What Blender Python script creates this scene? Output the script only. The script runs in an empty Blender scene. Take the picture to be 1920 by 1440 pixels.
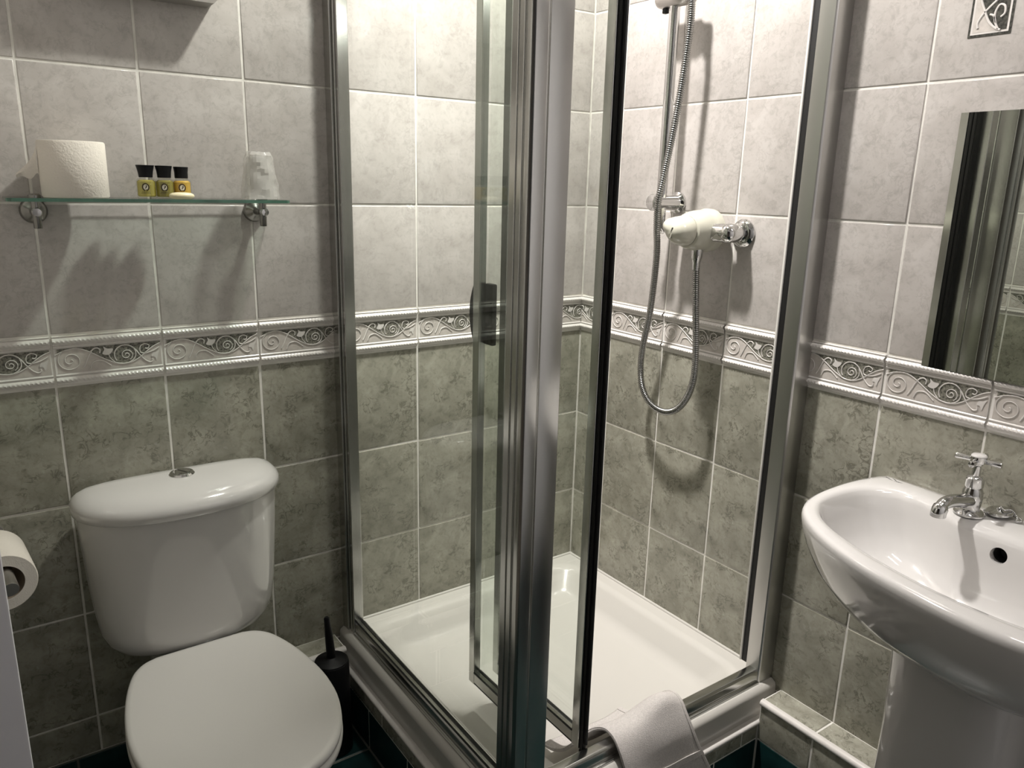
import bpy, bmesh, math, random
from mathutils import Vector, Matrix
from mathutils.geometry import tessellate_polygon
random.seed(7)
PI = math.pi
sc = bpy.context.scene
COL = sc.collection

# ------------------------------------------------------------------ camera
cam_d = bpy.data.cameras.new('camera')
cam_d.sensor_fit = 'HORIZONTAL'
cam_d.sensor_width = 36.0
cam_d.lens = 1453.1228 / 1920 * 36.0
cam_d.clip_start = 0.02
cam = bpy.data.objects.new('camera', cam_d)
COL.objects.link(cam)
RT, UP, FW = (0.81820391, -0.57443371, 0.02383839), (0.12454104, 0.2175658, 0.96806748), (0.56127702, 0.78910774, -0.24955376)
CP = (-1.48212261, -1.73855303, 1.37349977)
cam.matrix_world = Matrix(((RT[0], UP[0], -FW[0], CP[0]), (RT[1], UP[1], -FW[1], CP[1]),
                           (RT[2], UP[2], -FW[2], CP[2]), (0, 0, 0, 1)))
sc.camera = cam

# ------------------------------------------------------------------ world, lights, exposure
w = bpy.data.worlds.new('world')
sc.world = w
w.use_nodes = True
w.node_tree.nodes['Background'].inputs[0].default_value = (0.9, 0.95, 1.0, 1)
w.node_tree.nodes['Background'].inputs[1].default_value = 0.02
sc.view_settings.view_transform = 'Standard'
sc.view_settings.look = 'None'
sc.view_settings.exposure = -0.04
sc.view_settings.gamma = 1.0
sc.view_settings.use_curve_mapping = False
LAMP_A = (-0.54, -0.415, 2.47)      # flush ceiling lamp over the shower
LAMP_B = (-0.16, -1.28, 1.98)      # tubular lamp above the mirror


def light(name, kind, loc, energy, color, **k):
    d = bpy.data.lights.new(name, kind)
    d.energy = energy
    d.color = color
    for a, b in k.items():
        setattr(d, a, b)
    o = bpy.data.objects.new(name, d)
    o.location = loc
    COL.objects.link(o)
    return o


light('shower_lamp_light', 'AREA', LAMP_A, 29, (1.0, 0.955, 0.915), shape='DISK', size=0.08)
light('shower_lamp_beam', 'SPOT', LAMP_A, 118, (1.0, 0.96, 0.91), spot_size=math.radians(66), spot_blend=1.0, shadow_soft_size=0.05)
lb = light('mirror_lamp_light', 'AREA', (LAMP_B[0] - 0.02, LAMP_B[1], LAMP_B[2] - 0.03), 2.2, (1.0, 0.95, 0.94),
           shape='RECTANGLE', size=0.06, size_y=0.30)
lb.rotation_euler = (0, math.radians(35), 0)

# ------------------------------------------------------------------ mesh helpers


def finish(bm, name, mats, parent=None, sharp=35, recalc=True):
    if recalc:
        bmesh.ops.recalc_face_normals(bm, faces=bm.faces)
    me = bpy.data.meshes.new(name)
    bm.to_mesh(me)
    bm.free()
    if not isinstance(mats, (list, tuple)):
        mats = [mats]
    for m in mats:
        me.materials.append(m)
    if sharp is not None:
        me.polygons.foreach_set('use_smooth', [True] * len(me.polygons))
        me.set_sharp_from_angle(angle=math.radians(sharp))
    o = bpy.data.objects.new(name, me)
    COL.objects.link(o)
    if parent is not None:
        attach(o, parent)
    return o


def attach(o, parent):
    """parent o while keeping the world coordinates of its mesh"""
    o.parent = parent
    if parent.type == 'EMPTY':
        o.location = o.location - parent.location


def thing(name, label, cat, loc=(0, 0, 0), group=None):
    o = bpy.data.objects.new(name, None)
    o.location = loc
    o.empty_display_size = 0.05
    COL.objects.link(o)
    tag(o, label, cat, group)
    return o


def tag(o, label, cat, group=None):
    o['label'] = label
    o['category'] = cat
    if group:
        o['group'] = group
    return o


def struct(o):
    o['kind'] = 'structure'
    return o


def box(bm, x0, x1, y0, y1, z0, z1, mi=0, bevel=0.0, seg=2):
    vs = [bm.verts.new((x, y, z)) for z in (z0, z1) for y in (y0, y1) for x in (x0, x1)]
    F = [(0, 2, 3, 1), (4, 5, 7, 6), (0, 1, 5, 4), (2, 6, 7, 3), (0, 4, 6, 2), (1, 3, 7, 5)]
    fs = []
    for f in F:
        fc = bm.faces.new([vs[i] for i in f])
        fc.material_index = mi
        fs.append(fc)
    if bevel > 0:
        es = list({e for f in fs for e in f.edges})
        r = bmesh.ops.bevel(bm, geom=es, offset=bevel, segments=seg, profile=0.5, affect='EDGES')
        for f in r['faces']:
            f.material_index = mi
    return vs


def loft(bm, rings, closed=True, cap0=False, cap1=False, mi=0):
    vr = [[bm.verts.new(p) for p in r] for r in rings]
    n = len(vr[0])
    for a, b in zip(vr, vr[1:]):
        for i in range(n if closed else n - 1):
            j = (i + 1) % n
            try:
                bm.faces.new((a[i], a[j], b[j], b[i])).material_index = mi
            except ValueError:
                pass
    if cap0:
        bm.faces.new(vr[0]).material_index = mi
    if cap1:
        bm.faces.new(list(reversed(vr[-1]))).material_index = mi
    return vr


def frame_for(d):
    d = Vector(d).normalized()
    a = Vector((0, 0, 1)) if abs(d.z) < 0.9 else Vector((1, 0, 0))
    u = d.cross(a).normalized()
    return u, d.cross(u).normalized(), d


def lathe(bm, prof, org, axis, n=24, mi=0, cap0=True, cap1=True):
    """prof: list of (radius, distance along axis)"""
    u, v, d = frame_for(axis)
    o = Vector(org)
    rings = []
    for r, h in prof:
        rings.append([o + d * h + (u * math.cos(2 * PI * i / n) + v * math.sin(2 * PI * i / n)) * max(r, 1e-5) for i in range(n)])
    return loft(bm, rings, True, cap0, cap1, mi)


def tube(bm, pts, r, n=10, mi=0, caps=True, radii=None):
    pts = [Vector(p) for p in pts]
    u = None
    rings = []
    for i, p in enumerate(pts):
        d = (pts[min(i + 1, len(pts) - 1)] - pts[max(i - 1, 0)]).normalized()
        if u is None:
            u, v, _ = frame_for(d)
        else:
            u = (u - d * u.dot(d)).normalized()
            v = d.cross(u).normalized()
        rr = radii[i] if radii else r
        rings.append([p + (u * math.cos(2 * PI * k / n) + v * math.sin(2 * PI * k / n)) * rr for k in range(n)])
    return loft(bm, rings, True, caps, caps, mi)


def catmull(pts, per=8, closed=False):
    P = [Vector(p) for p in pts]
    n = len(P)
    out = []
    for i in range(n if closed else n - 1):
        if closed:
            a, b, c, d = P[(i - 1) % n], P[i], P[(i + 1) % n], P[(i + 2) % n]
        else:
            a, b, c, d = P[max(i - 1, 0)], P[i], P[i + 1], P[min(i + 2, n - 1)]
        for k in range(per):
            t = k / per
            out.append(0.5 * ((2 * b) + (c - a) * t + (2 * a - 5 * b + 4 * c - d) * t * t + (3 * b - a - 3 * c + d) * t ** 3))
    if not closed:
        out.append(P[-1])
    return out


def prism(bm, poly, lo, hi, axis='z', mi=0):
    """extrude a closed 2-D polygon along an axis"""
    def P(a, b, t):
        return {'z': (a, b, t), 'x': (t, a, b), 'y': (a, t, b)}[axis]
    return loft(bm, [[P(a, b, lo) for a, b in poly], [P(a, b, hi) for a, b in poly]], True, True, True, mi)


def rrect(x0, x1, y0, y1, r, z, n=6):
    out = []
    for cx, cy, a0 in ((x1 - r, y1 - r, 0), (x0 + r, y1 - r, 90), (x0 + r, y0 + r, 180), (x1 - r, y0 + r, 270)):
        for k in range(n + 1):
            a = math.radians(a0 + 90 * k / n)
            out.append((cx + r * math.cos(a), cy + r * math.sin(a), z))
    return out


def sell(cx, cy, a, b, n, z, N=48, nf=None):
    """superellipse ring; nf: exponent for the front (negative y) half"""
    out = []
    for k in range(N):
        t = 2 * PI * k / N
        c, s = math.cos(t), math.sin(t)
        e = n if s >= 0 or nf is None else nf
        out.append((cx + a * math.copysign(abs(c) ** (2 / e), c), cy + b * math.copysign(abs(s) ** (2 / e), s), z))
    return out


# ------------------------------------------------------------------ materials
def nt(name):
    m = bpy.data.materials.new(name)
    m.use_nodes = True
    t = m.node_tree
    return m, t.nodes, t.links, t.nodes['Principled BSDF']


def plain(name, col, rough=0.5, metal=0.0, coat=0.0, spec=0.5, noise=0.0, nscale=40, bump=0.0, bscale=200):
    m, N, L, P = nt(name)
    P.inputs['Base Color'].default_value = (*col, 1)
    P.inputs['Roughness'].default_value = rough
    P.inputs['Metallic'].default_value = metal
    P.inputs['Coat Weight'].default_value = coat
    P.inputs['Coat Roughness'].default_value = 0.04
    P.inputs['Specular IOR Level'].default_value = spec
    tc = N.new('ShaderNodeTexCoord')
    if noise > 0:
        nz = N.new('ShaderNodeTexNoise')
        nz.inputs['Scale'].default_value = nscale
        nz.inputs['Detail'].default_value = 4
        L.new(tc.outputs['Object'], nz.inputs['Vector'])
        rm = N.new('ShaderNodeMapRange')
        rm.inputs['From Min'].default_value = 0.32
        rm.inputs['From Max'].default_value = 0.68
        L.new(nz.outputs['Fac'], rm.inputs['Value'])
        mx = N.new('ShaderNodeMix')
        mx.data_type = 'RGBA'
        mx.inputs[6].default_value = (*[c * (1 - noise) for c in col], 1)
        mx.inputs[7].default_value = (*[min(1, c * (1 + noise)) for c in col], 1)
        L.new(rm.outputs[0], mx.inputs[0])
        L.new(mx.outputs[2], P.inputs['Base Color'])
    if bump > 0:
        nb = N.new('ShaderNodeTexNoise')
        nb.inputs['Scale'].default_value = bscale
        nb.inputs['Detail'].default_value = 3
        L.new(tc.outputs['Object'], nb.inputs['Vector'])
        b = N.new('ShaderNodeBump')
        b.inputs['Strength'].default_value = bump
        b.inputs['Distance'].default_value = 0.002
        L.new(nb.outputs['Fac'], b.inputs['Height'])
        L.new(b.outputs['Normal'], P.inputs['Normal'])
    return m


def stone_tile(name, base, light_c, dark, vein_w, vein_amt, rough=0.16, scale=1.0, local=True):
    """glazed tile printed with mottled stone; a handful of prints, picked per tile"""
    m, N, L, P = nt(name)
    tc = N.new('ShaderNodeTexCoord')
    oi = N.new('ShaderNodeObjectInfo')
    mul = N.new('ShaderNodeMath'); mul.operation = 'MULTIPLY'; mul.inputs[1].default_value = 5
    fl = N.new('ShaderNodeMath'); fl.operation = 'FLOOR'
    mul2 = N.new('ShaderNodeMath'); mul2.operation = 'MULTIPLY'; mul2.inputs[1].default_value = 0.731
    L.new(oi.outputs['Random'], mul.inputs[0]); L.new(mul.outputs[0], fl.inputs[0]); L.new(fl.outputs[0], mul2.inputs[0])
    add = N.new('ShaderNodeVectorMath'); add.operation = 'ADD'
    L.new(tc.outputs['Object'], add.inputs[0]); L.new(mul2.outputs[0], add.inputs[1])
    vec = add.outputs[0]

    def noise(s, det, dist, rgh=0.55):
        n = N.new('ShaderNodeTexNoise')
        n.inputs['Scale'].default_value = s * scale
        n.inputs['Detail'].default_value = det
        n.inputs['Distortion'].default_value = dist
        n.inputs['Roughness'].default_value = rgh
        L.new(vec, n.inputs['Vector'])
        return n.outputs['Fac']

    def ramp(f, a, b):
        r = N.new('ShaderNodeMapRange')
        r.inputs['From Min'].default_value = a
        r.inputs['From Max'].default_value = b
        L.new(f, r.inputs['Value'])
        return r.outputs[0]

    def mix(f, a, b):
        x = N.new('ShaderNodeMix'); x.data_type = 'RGBA'
        L.new(f, x.inputs[0])
        for s, v in ((6, a), (7, b)):
            if isinstance(v, tuple):
                x.inputs[s].default_value = (*v, 1)
            else:
                L.new(v, x.inputs[s])
        return x.outputs[2]

    def math1(op, a, b=None):
        x = N.new('ShaderNodeMath'); x.operation = op
        for i, v in enumerate((a, b)):
            if v is None:
                continue
            if isinstance(v, (int, float)):
                x.inputs[i].default_value = v
            else:
                L.new(v, x.inputs[i])
        return x.outputs[0]
    c = mix(ramp(noise(14, 6, 0.6), 0.36, 0.66), base, light_c)
    c = mix(math1('MULTIPLY', ramp(noise(70, 5, 0.6, 0.7), 0.48, 0.75), 0.45), c, dark)
    # wisps: the zero set of a distorted noise, kept only in patches
    v = math1('ABSOLUTE', math1('SUBTRACT', noise(38, 4, 1.0), 0.5))
    wisp = ramp(v, vein_w, vein_w * 0.25)
    patch = ramp(noise(21, 3, 0.5), 0.49, 0.58)
    c = mix(math1('MULTIPLY', math1('MULTIPLY', wisp, patch), vein_amt), c, dark)
    fleck = ramp(noise(62, 1, 0.5), 0.70, 0.78)
    c = mix(math1('MULTIPLY', fleck, vein_amt * 0.7), c, dark)
    L.new(c, P.inputs['Base Color'])
    P.inputs['Roughness'].default_value = rough
    L.new(math1('ADD', math1('MULTIPLY', noise(55, 4, 0.8), 0.25), rough - 0.09), P.inputs['Roughness'])
    b1 = N.new('ShaderNodeBump'); b1.inputs['Strength'].default_value = 0.20; b1.inputs['Distance'].default_value = 0.004
    L.new(noise(9, 3, 0.2), b1.inputs['Height'])
    b2 = N.new('ShaderNodeBump'); b2.inputs['Strength'].default_value = 0.12; b2.inputs['Distance'].default_value = 0.001
    L.new(noise(120, 3, 0.8), b2.inputs['Height'])
    L.new(b1.outputs['Normal'], b2.inputs['Normal'])
    L.new(b2.outputs['Normal'], P.inputs['Normal'])
    return m


def pane_mat(name, tint, base_refl=0.045):
    m, N, L, P = nt(name)
    N.remove(P)
    out = N['Material Output']
    tr = N.new('ShaderNodeBsdfTransparent'); tr.inputs[0].default_value = (*tint, 1)
    gl = N.new('ShaderNodeBsdfGlossy'); gl.inputs['Roughness'].default_value = 0.0
    lw = N.new('ShaderNodeLayerWeight'); lw.inputs['Blend'].default_value = 0.5
    pw = N.new('ShaderNodeMath'); pw.operation = 'POWER'; pw.inputs[1].default_value = 5
    ma = N.new('ShaderNodeMath'); ma.operation = 'MULTIPLY_ADD'; ma.inputs[1].default_value = 1 - base_refl; ma.inputs[2].default_value = base_refl
    mx = N.new('ShaderNodeMixShader')
    L.new(lw.outputs['Facing'], pw.inputs[0]); L.new(pw.outputs[0], ma.inputs[0]); L.new(ma.outputs[0], mx.inputs[0])
    L.new(tr.outputs[0], mx.inputs[1]); L.new(gl.outputs[0], mx.inputs[2]); L.new(mx.outputs[0], out.inputs[0])
    return m


def jelly_mat(name, tint, body, fac):
    """see-through liquid: part tinted transmission, part scattering body, thin gloss"""
    m, N, L, P = nt(name)
    out = N['Material Output']
    P.inputs['Base Color'].default_value = (*body, 1)
    P.inputs['Roughness'].default_value = 0.12
    tr = N.new('ShaderNodeBsdfTransparent'); tr.inputs[0].default_value = (*tint, 1)
    mx = N.new('ShaderNodeMixShader'); mx.inputs[0].default_value = fac
    L.new(tr.outputs[0], mx.inputs[1]); L.new(P.outputs[0], mx.inputs[2]); L.new(mx.outputs[0], out.inputs[0])
    return m


M = {}
M['tile_grey'] = stone_tile('tile_grey', (0.485, 0.455, 0.430), (0.570, 0.540, 0.515), (0.29, 0.268, 0.25), 0.04, 0.24)
M['tile_green'] = stone_tile('tile_green', (0.275, 0.268, 0.218), (0.405, 0.395, 0.328), (0.110, 0.104, 0.080), 0.040, 0.60, rough=0.2)
M['tile_teal'] = plain('tile_teal', (0.006, 0.028, 0.028), 0.35, noise=0.3, nscale=30)
M['grout'] = plain('grout', (0.80, 0.78, 0.73), 0.75, noise=0.12, nscale=25, bump=0.2)
M['grout_dark'] = plain('grout_dark', (0.16, 0.16, 0.14), 0.8, noise=0.2, nscale=30)
M['glaze'] = plain('glaze', (0.74, 0.71, 0.68), 0.14, coat=0.3, noise=0.04)
M['marbled_dark'] = plain('marbled_dark', (0.055, 0.054, 0.046), 0.35, noise=0.8, nscale=260)
M['relief'] = plain('relief', (0.60, 0.56, 0.52), 0.3, noise=0.08, nscale=90)
M['marbled'] = plain('marbled', (0.19, 0.185, 0.155), 0.3, noise=0.70, nscale=230)
M['ceramic'] = plain('ceramic', (0.65, 0.635, 0.62), 0.10, coat=0.6)
M['acrylic'] = plain('acrylic', (0.62, 0.60, 0.56), 0.20, coat=0.2)
M['seat'] = plain('seat', (0.69, 0.67, 0.645), 0.22)
M['alu'] = plain('alu', (0.62, 0.62, 0.60), 0.20, metal=1.0)
M['alu_satin'] = plain('alu_satin', (0.56, 0.555, 0.54), 0.30, metal=1.0)
M['chrome'] = plain('chrome', (0.66, 0.66, 0.655), 0.05, metal=1.0)
M['dark_chrome'] = plain('dark_chrome', (0.30, 0.295, 0.28), 0.25, metal=1.0)
M['hose'] = plain('hose', (0.33, 0.33, 0.32), 0.22, metal=1.0)
M['steel'] = plain('steel', (0.55, 0.53, 0.51), 0.3, metal=1.0)
M['black'] = plain('black', (0.005, 0.005, 0.006), 0.5, spec=0.25)
M['rubber'] = plain('rubber', (0.004, 0.004, 0.004), 0.6)
M['seal_white'] = plain('seal_white', (0.75, 0.74, 0.70), 0.4)
M['glass'] = pane_mat('glass', (0.955, 0.975, 0.955))
M['shelf_glass'] = pane_mat('shelf_glass', (0.90, 0.95, 0.92), 0.06)
M['glass_edge'] = plain('glass_edge', (0.07, 0.15, 0.11), 0.15, noise=0.2, nscale=30)
M['mirror'] = plain('mirror', (0.66, 0.69, 0.64), 0.0, metal=1.0)
M['mirror_edge'] = plain('mirror_edge', (0.14, 0.15, 0.13), 0.3)
M['cream'] = plain('cream', (0.52, 0.51, 0.43), 0.18, coat=0.3)
M['paper'] = plain('paper', (0.80, 0.75, 0.68), 0.95, spec=0.1, bump=0.5, bscale=260)
M['paper_side'] = plain('paper_side', (0.74, 0.70, 0.65), 0.95, spec=0.1, bump=0.3, bscale=500)
M['card'] = plain('card', (0.30, 0.24, 0.19), 0.9)
M['soap'] = plain('soap', (0.84, 0.76, 0.52), 0.35)
M['paint'] = plain('paint', (0.80, 0.80, 0.83), 0.45)
M['hall'] = plain('hall', (0.30, 0.26, 0.22), 0.9)
M['ceiling'] = plain('ceiling', (0.80, 0.79, 0.77), 0.9)
M['towel'] = plain('towel', (0.66, 0.625, 0.60), 1.0, spec=0.05, noise=0.10, nscale=300, bump=0.8, bscale=700)
M['print_dark'] = plain('print_dark', (0.025, 0.012, 0.005), 0.4)
M['print_white'] = plain('print_white', (0.72, 0.69, 0.60), 0.4)
M['ink'] = plain('ink', (0.05, 0.05, 0.045), 0.5)
M['ink_grey'] = plain('ink_grey', (0.35, 0.34, 0.30), 0.5)
M['hole'] = plain('hole', (0.03, 0.03, 0.03), 0.5)
M['unit_grey'] = plain('unit_grey', (0.30, 0.28, 0.26), 0.5)
M['bottle_glass'] = pane_mat('bottle_glass', (0.97, 0.97, 0.93), 0.05)
M['gel_yellow'] = jelly_mat('gel_yellow', (0.86, 0.82, 0.42), (0.62, 0.56, 0.16), 0.45)
M['gel_olive'] = jelly_mat('gel_olive', (0.72, 0.68, 0.34), (0.42, 0.38, 0.10), 0.5)
M['gel_amber'] = jelly_mat('gel_amber', (0.92, 0.72, 0.28), (0.78, 0.52, 0.10), 0.72)
M['film'] = jelly_mat('film', (0.94, 0.94, 0.93), (0.82, 0.80, 0.77), 0.30)
M['cup'] = jelly_mat('cup', (0.92, 0.92, 0.91), (0.78, 0.77, 0.74), 0.30)
M['lamp_glow'] = plain('lamp_glow', (0.9, 0.88, 0.85), 0.4)
for k, s in (('lamp_glow', 6.0),):
    P = M[k].node_tree.nodes['Principled BSDF']
    P.inputs['Emission Color'].default_value = (1, 0.93, 0.82, 1)
    P.inputs['Emission Strength'].default_value = s
M['alu'].node_tree.nodes['Principled BSDF'].inputs['Anisotropic'].default_value = 0.5

# ------------------------------------------------------------------ tiles
G = 0.0046                      # joint
PW, PH = 0.203, 0.2532          # tile pitch on the back wall
ZB, ZT = 0.9606, 1.0645         # bottom and top joint of the border course
SKT = 0.11                      # top of the dark skirting course
mesh_cache = {}


def tile_mesh(wd, ht, mat, depth=0.005, bev=0.0022):
    key = ('t', round(wd, 4), round(ht, 4), mat)
    if key not in mesh_cache:
        bm = bmesh.new()
        def ring(i, y):
            return [(i, y, i), (wd - i, y, i), (wd - i, y, ht - i), (i, y, ht - i)]
        rings = [ring(0, depth), ring(0, 0.0012), ring(bev * 0.35, 0.0003), ring(bev, 0.0)]
        loft(bm, rings, True, False, True)
        bmesh.ops.recalc_face_normals(bm, faces=bm.faces)
        me = bpy.data.meshes.new('tile')
        bm.to_mesh(me); bm.free()
        me.materials.append(M[mat])
        me.polygons.foreach_set('use_smooth', [True] * len(me.polygons))
        me.set_sharp_from_angle(angle=math.radians(40))
        mesh_cache[key] = me
    return mesh_cache[key]


PX0, PX1, PZ0, PZ1 = 0.0, 0.2, 0.0225, 0.0745    # sunk panel of the border tile


def ribbon(bm, pts, width, y0, hgt, mi, per=5, taper=False):
    c = catmull([(p[0], 0, p[1]) for p in pts], per)
    n = len(c)
    rings = []
    for i, p in enumerate(c):
        d = c[min(i + 1, n - 1)] - c[max(i - 1, 0)]
        d.normalize()
        s = Vector((-d.z, 0, d.x))
        wv = width / 2
        if taper:
            wv *= 0.25 + 0.75 * math.sin(PI * (i + 0.5) / n)
        q = [p + s * wv, p + s * wv * 0.5, p - s * wv * 0.5, p - s * wv]
        rings.append([(q[0].x, y0, q[0].z), (q[1].x, y0 - hgt, q[1].z), (q[2].x, y0 - hgt, q[2].z), (q[3].x, y0, q[3].z)])
    loft(bm, rings, False, False, False, mi)


def blob(bm, pts, y0, mi, per=4):
    c = catmull([(p[0], 0, p[1]) for p in pts], per, closed=True)
    vs = [bm.verts.new((p.x, y0, p.z)) for p in c]
    for t in tessellate_polygon([c]):
        bm.faces.new([vs[k] for k in t]).material_index = mi


def border_bm():
    """200 x 101 mm moulded border tile: rope beads above and below a scroll panel"""
    bm = bmesh.new()
    wd, ht = PW - G, ZT - ZB - G
    prof = [(0.0, 0.003), (0.0006, -0.0008), (0.004, -0.0015)]
    prof += [(0.004 + 0.0125 * t, -0.0015 - 0.0052 * math.sin(PI * t)) for t in (0.1, 0.25, 0.4, 0.55, 0.7, 0.9)]
    prof += [(0.0168, -0.0012), (0.018, -0.0026), (0.0205, -0.0026), (0.0216, -0.0008), (0.0225, -0.0004), (0.0745, -0.0004),
             (0.0752, -0.0022), (0.0775, -0.0028), (0.0785, -0.0012), (0.0798, -0.0012), (0.081, -0.0030), (0.0825, -0.0018)]
    prof += [(0.083 + 0.0125 * t, -0.002 - 0.0056 * math.sin(PI * t)) for t in (0.1, 0.25, 0.4, 0.55, 0.7, 0.9)]
    prof += [(0.0958, -0.0022), (0.0985, -0.0036), (ht - 0.0006, -0.0022), (ht, 0.003)]
    nx = 110
    rings = []
    for i in range(nx + 1):
        x = wd * i / nx
        row = []
        for z, y in prof:
            yy = y
            for z0, sg in ((0.004, 1), (0.083, 1)):
                if z0 < z < z0 + 0.0125:
                    t = (z - z0) / 0.0125
                    yy = y + 0.0011 * math.sin(PI * t) * math.sin(2 * PI * (x / 0.0076 + sg * z / 0.0072))
            row.append((x, yy, z))
        rings.append(row)
    loft(bm, rings, False, False, False, 0)
    # ends
    for x in (0.0, wd):
        bm.faces.new([bm.verts.new((x, y, z)) for z, y in prof])
    yp = -0.0006

    def S(u, v):
        return (0.004 + u * (wd - 0.006), PZ0 + 0.001 + v * (PZ1 - PZ0 - 0.002))
    # pale ground
    c = [S(0, 0), S(1, 0), S(1, 1), S(0, 1)]
    f = bm.faces.new([bm.verts.new((x, yp, z)) for x, z in c])
    f.material_index = 1
    yd = yp - 0.0003
    wave = [(-0.01, 0.77), (0.04, 0.86), (0.10, 0.94), (0.18, 0.97), (0.25, 0.90), (0.33, 0.73), (0.42, 0.50), (0.49, 0.34),
            (0.56, 0.22), (0.64, 0.18), (0.72, 0.24), (0.80, 0.42), (0.87, 0.64), (0.94, 0.82), (1.01, 0.93)]
    wv = catmull([(*S(*p), 0) for p in wave], 4)
    wv = [p for p in wv if S(0, 0)[0] <= p.x <= S(1, 0)[0]]
    zt = S(0, 1)[1]
    top = [bm.verts.new((p.x, yd, zt)) for p in wv]
    low = [bm.verts.new((p.x, yd, min(p.y, zt - 0.0004))) for p in wv]
    for k in range(len(wv) - 1):
        bm.faces.new((low[k], low[k + 1], top[k + 1], top[k])).material_index = 2
    R = lambda pts, wdt=0.0021, per=5, h=0.0011: ribbon(bm, [S(*p) for p in pts], wdt, yd - 0.0001, h, 0, per)
    R(wave)
    ar = (wd - 0.006) / (PZ1 - PZ0)            # panel aspect, to keep circles round

    def ring(cu, cv, r, a0, a1, n=12):
        return [(cu + r / ar * math.cos(math.radians(a0 + (a1 - a0) * i / n)), cv + r * math.sin(math.radians(a0 + (a1 - a0) * i / n))) for i in range(n + 1)]

    def spir(cu, cv, r0, r1, a0, turns, n=20):
        out = []
        for i in range(n + 1):
            t = i / n
            a = math.radians(a0) + 2 * PI * turns * t
            r = r0 + (r1 - r0) * t
            out.append((cu + r / ar * math.cos(a), cv + r * math.sin(a)))
        return out
    # big pale spiral at left
    R(spir(0.125, 0.50, 0.46, 0.03, 115, 1.85, 30), 0.0017, 3)
    # stroke and curl between the spirals
    R([(0.235, 0.14), (0.265, 0.36), (0.30, 0.66), (0.335, 0.86), (0.375, 0.92), (0.405, 0.84), (0.40, 0.70)], 0.0026)
    # leaf on the dark ground
    blob(bm, [S(0.425, 0.66), S(0.445, 0.82), S(0.44, 0.96), S(0.475, 0.86), S(0.53, 0.84), S(0.51, 0.68), S(0.475, 0.60)], yd - 0.0009, 0)
    R([(0.485, 0.62), (0.50, 0.44), (0.545, 0.24)], 0.0018)
    # dark spiral
    R(spir(0.645, 0.56, 0.40, 0.37, 215, -0.8, 18), 0.0022, 3)
    R(spir(0.655, 0.53, 0.24, 0.03, -60, 1.7, 24), 0.0017, 3)
    R([(0.70, 0.88), (0.745, 0.72), (0.79, 0.46), (0.83, 0.26), (0.875, 0.14), (0.91, 0.18), (0.905, 0.30)], 0.0024)
    # small curl at right
    R([(0.985, 0.74), (0.93, 0.62), (0.86, 0.54), (0.80, 0.56), (0.79, 0.74), (0.81, 0.88), (0.85, 0.92), (0.885, 0.84), (0.87, 0.72), (0.845, 0.74)], 0.0020)
    # pale leaf lower right and stem lower middle
    blob(bm, [S(0.90, 0.36), S(0.915, 0.52), S(0.95, 0.54), S(0.985, 0.62), S(0.965, 0.40), S(0.95, 0.20), S(0.93, 0.34)], yp - 0.0010, 0)
    R([(0.30, 0.10), (0.33, 0.34), (0.40, 0.40), (0.45, 0.30), (0.50, 0.14)], 0.0022)
    bmesh.ops.remove_doubles(bm, verts=bm.verts, dist=1e-6)
    return bm


def border_mesh(u0, u1):
    key = ('b', round(u0, 3), round(u1, 3))
    if key not in mesh_cache:
        bm = border_bm()
        for v, cond, nrm in ((u0, u0 > 0.001, -1), (u1, u1 < 0.199, 1)):
            if cond:
                g = bm.verts[:] + bm.edges[:] + bm.faces[:]
                bmesh.ops.bisect_plane(bm, geom=g, plane_co=(v, 0, 0), plane_no=(nrm, 0, 0), clear_outer=True)
        for vv in bm.verts:
            vv.co.x -= u0
        bmesh.ops.recalc_face_normals(bm, faces=bm.faces)
        # relief faces must look out of the wall
        me = bpy.data.meshes.new('border_tile')
        bm.to_mesh(me); bm.free()
        for k in ('glaze', 'relief', 'marbled'):
            me.materials.append(M[k])
        me.polygons.foreach_set('use_smooth', [p.material_index == 0 for p in me.polygons])
        me.set_sharp_from_angle(angle=math.radians(50))
        mesh_cache[key] = me
    return mesh_cache[key]


def put(me, name, parent, org, rot, jitter=True):
    o = bpy.data.objects.new(name, me)
    o.location = org
    e = [0, 0, rot]
    if jitter:
        e = [random.gauss(0, 0.0022), random.gauss(0, 0.001), rot + random.gauss(0, 0.0022)]
    o.rotation_euler = e
    o.parent = parent
    COL.objects.link(o)
    return o


def tile_wall(parent, origin, rot, joints, ztop, zlow=SKT):
    """joints: horizontal positions of the vertical joints along the wall (local x, increasing left to right as one looks at it)"""
    ca, sa = math.cos(rot), math.sin(rot)
    def W(x, z):
        return (origin[0] + ca * x, origin[1] + sa * x, z)
    rows = []
    k = 0
    while ZB - PH * k > zlow + 0.01:
        rows.append((max(ZB - PH * (k + 1), zlow), ZB - PH * k, 'tile_green'))
        k += 1
    rows.append((ZB, ZT, 'border'))
    k = 0
    while ZT + PH * k < ztop - 0.01:
        rows.append((ZT + PH * k, min(ZT + PH * (k + 1), ztop), 'tile_grey'))
        k += 1
    for a, b, full_left in joints:
        wd = b - a - G
        if wd < 0.004:
            continue
        for z0, z1, mt in rows:
            if mt == 'border':
                if full_left:
                    u0, u1 = 0.0, wd
                else:
                    u0, u1 = 0.2 - wd, 0.2
                put(border_mesh(u0, min(u1, 0.2)), 'border_tile', parent, W(a + G / 2, z0 + G / 2), rot, False)
            else:
                put(tile_mesh(wd, z1 - z0 - G, mt), 'tile', parent, W(a + G / 2, z0 + G / 2), rot)


CEIL = 2.53
XL = -1.58                       # left wall plane
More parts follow.
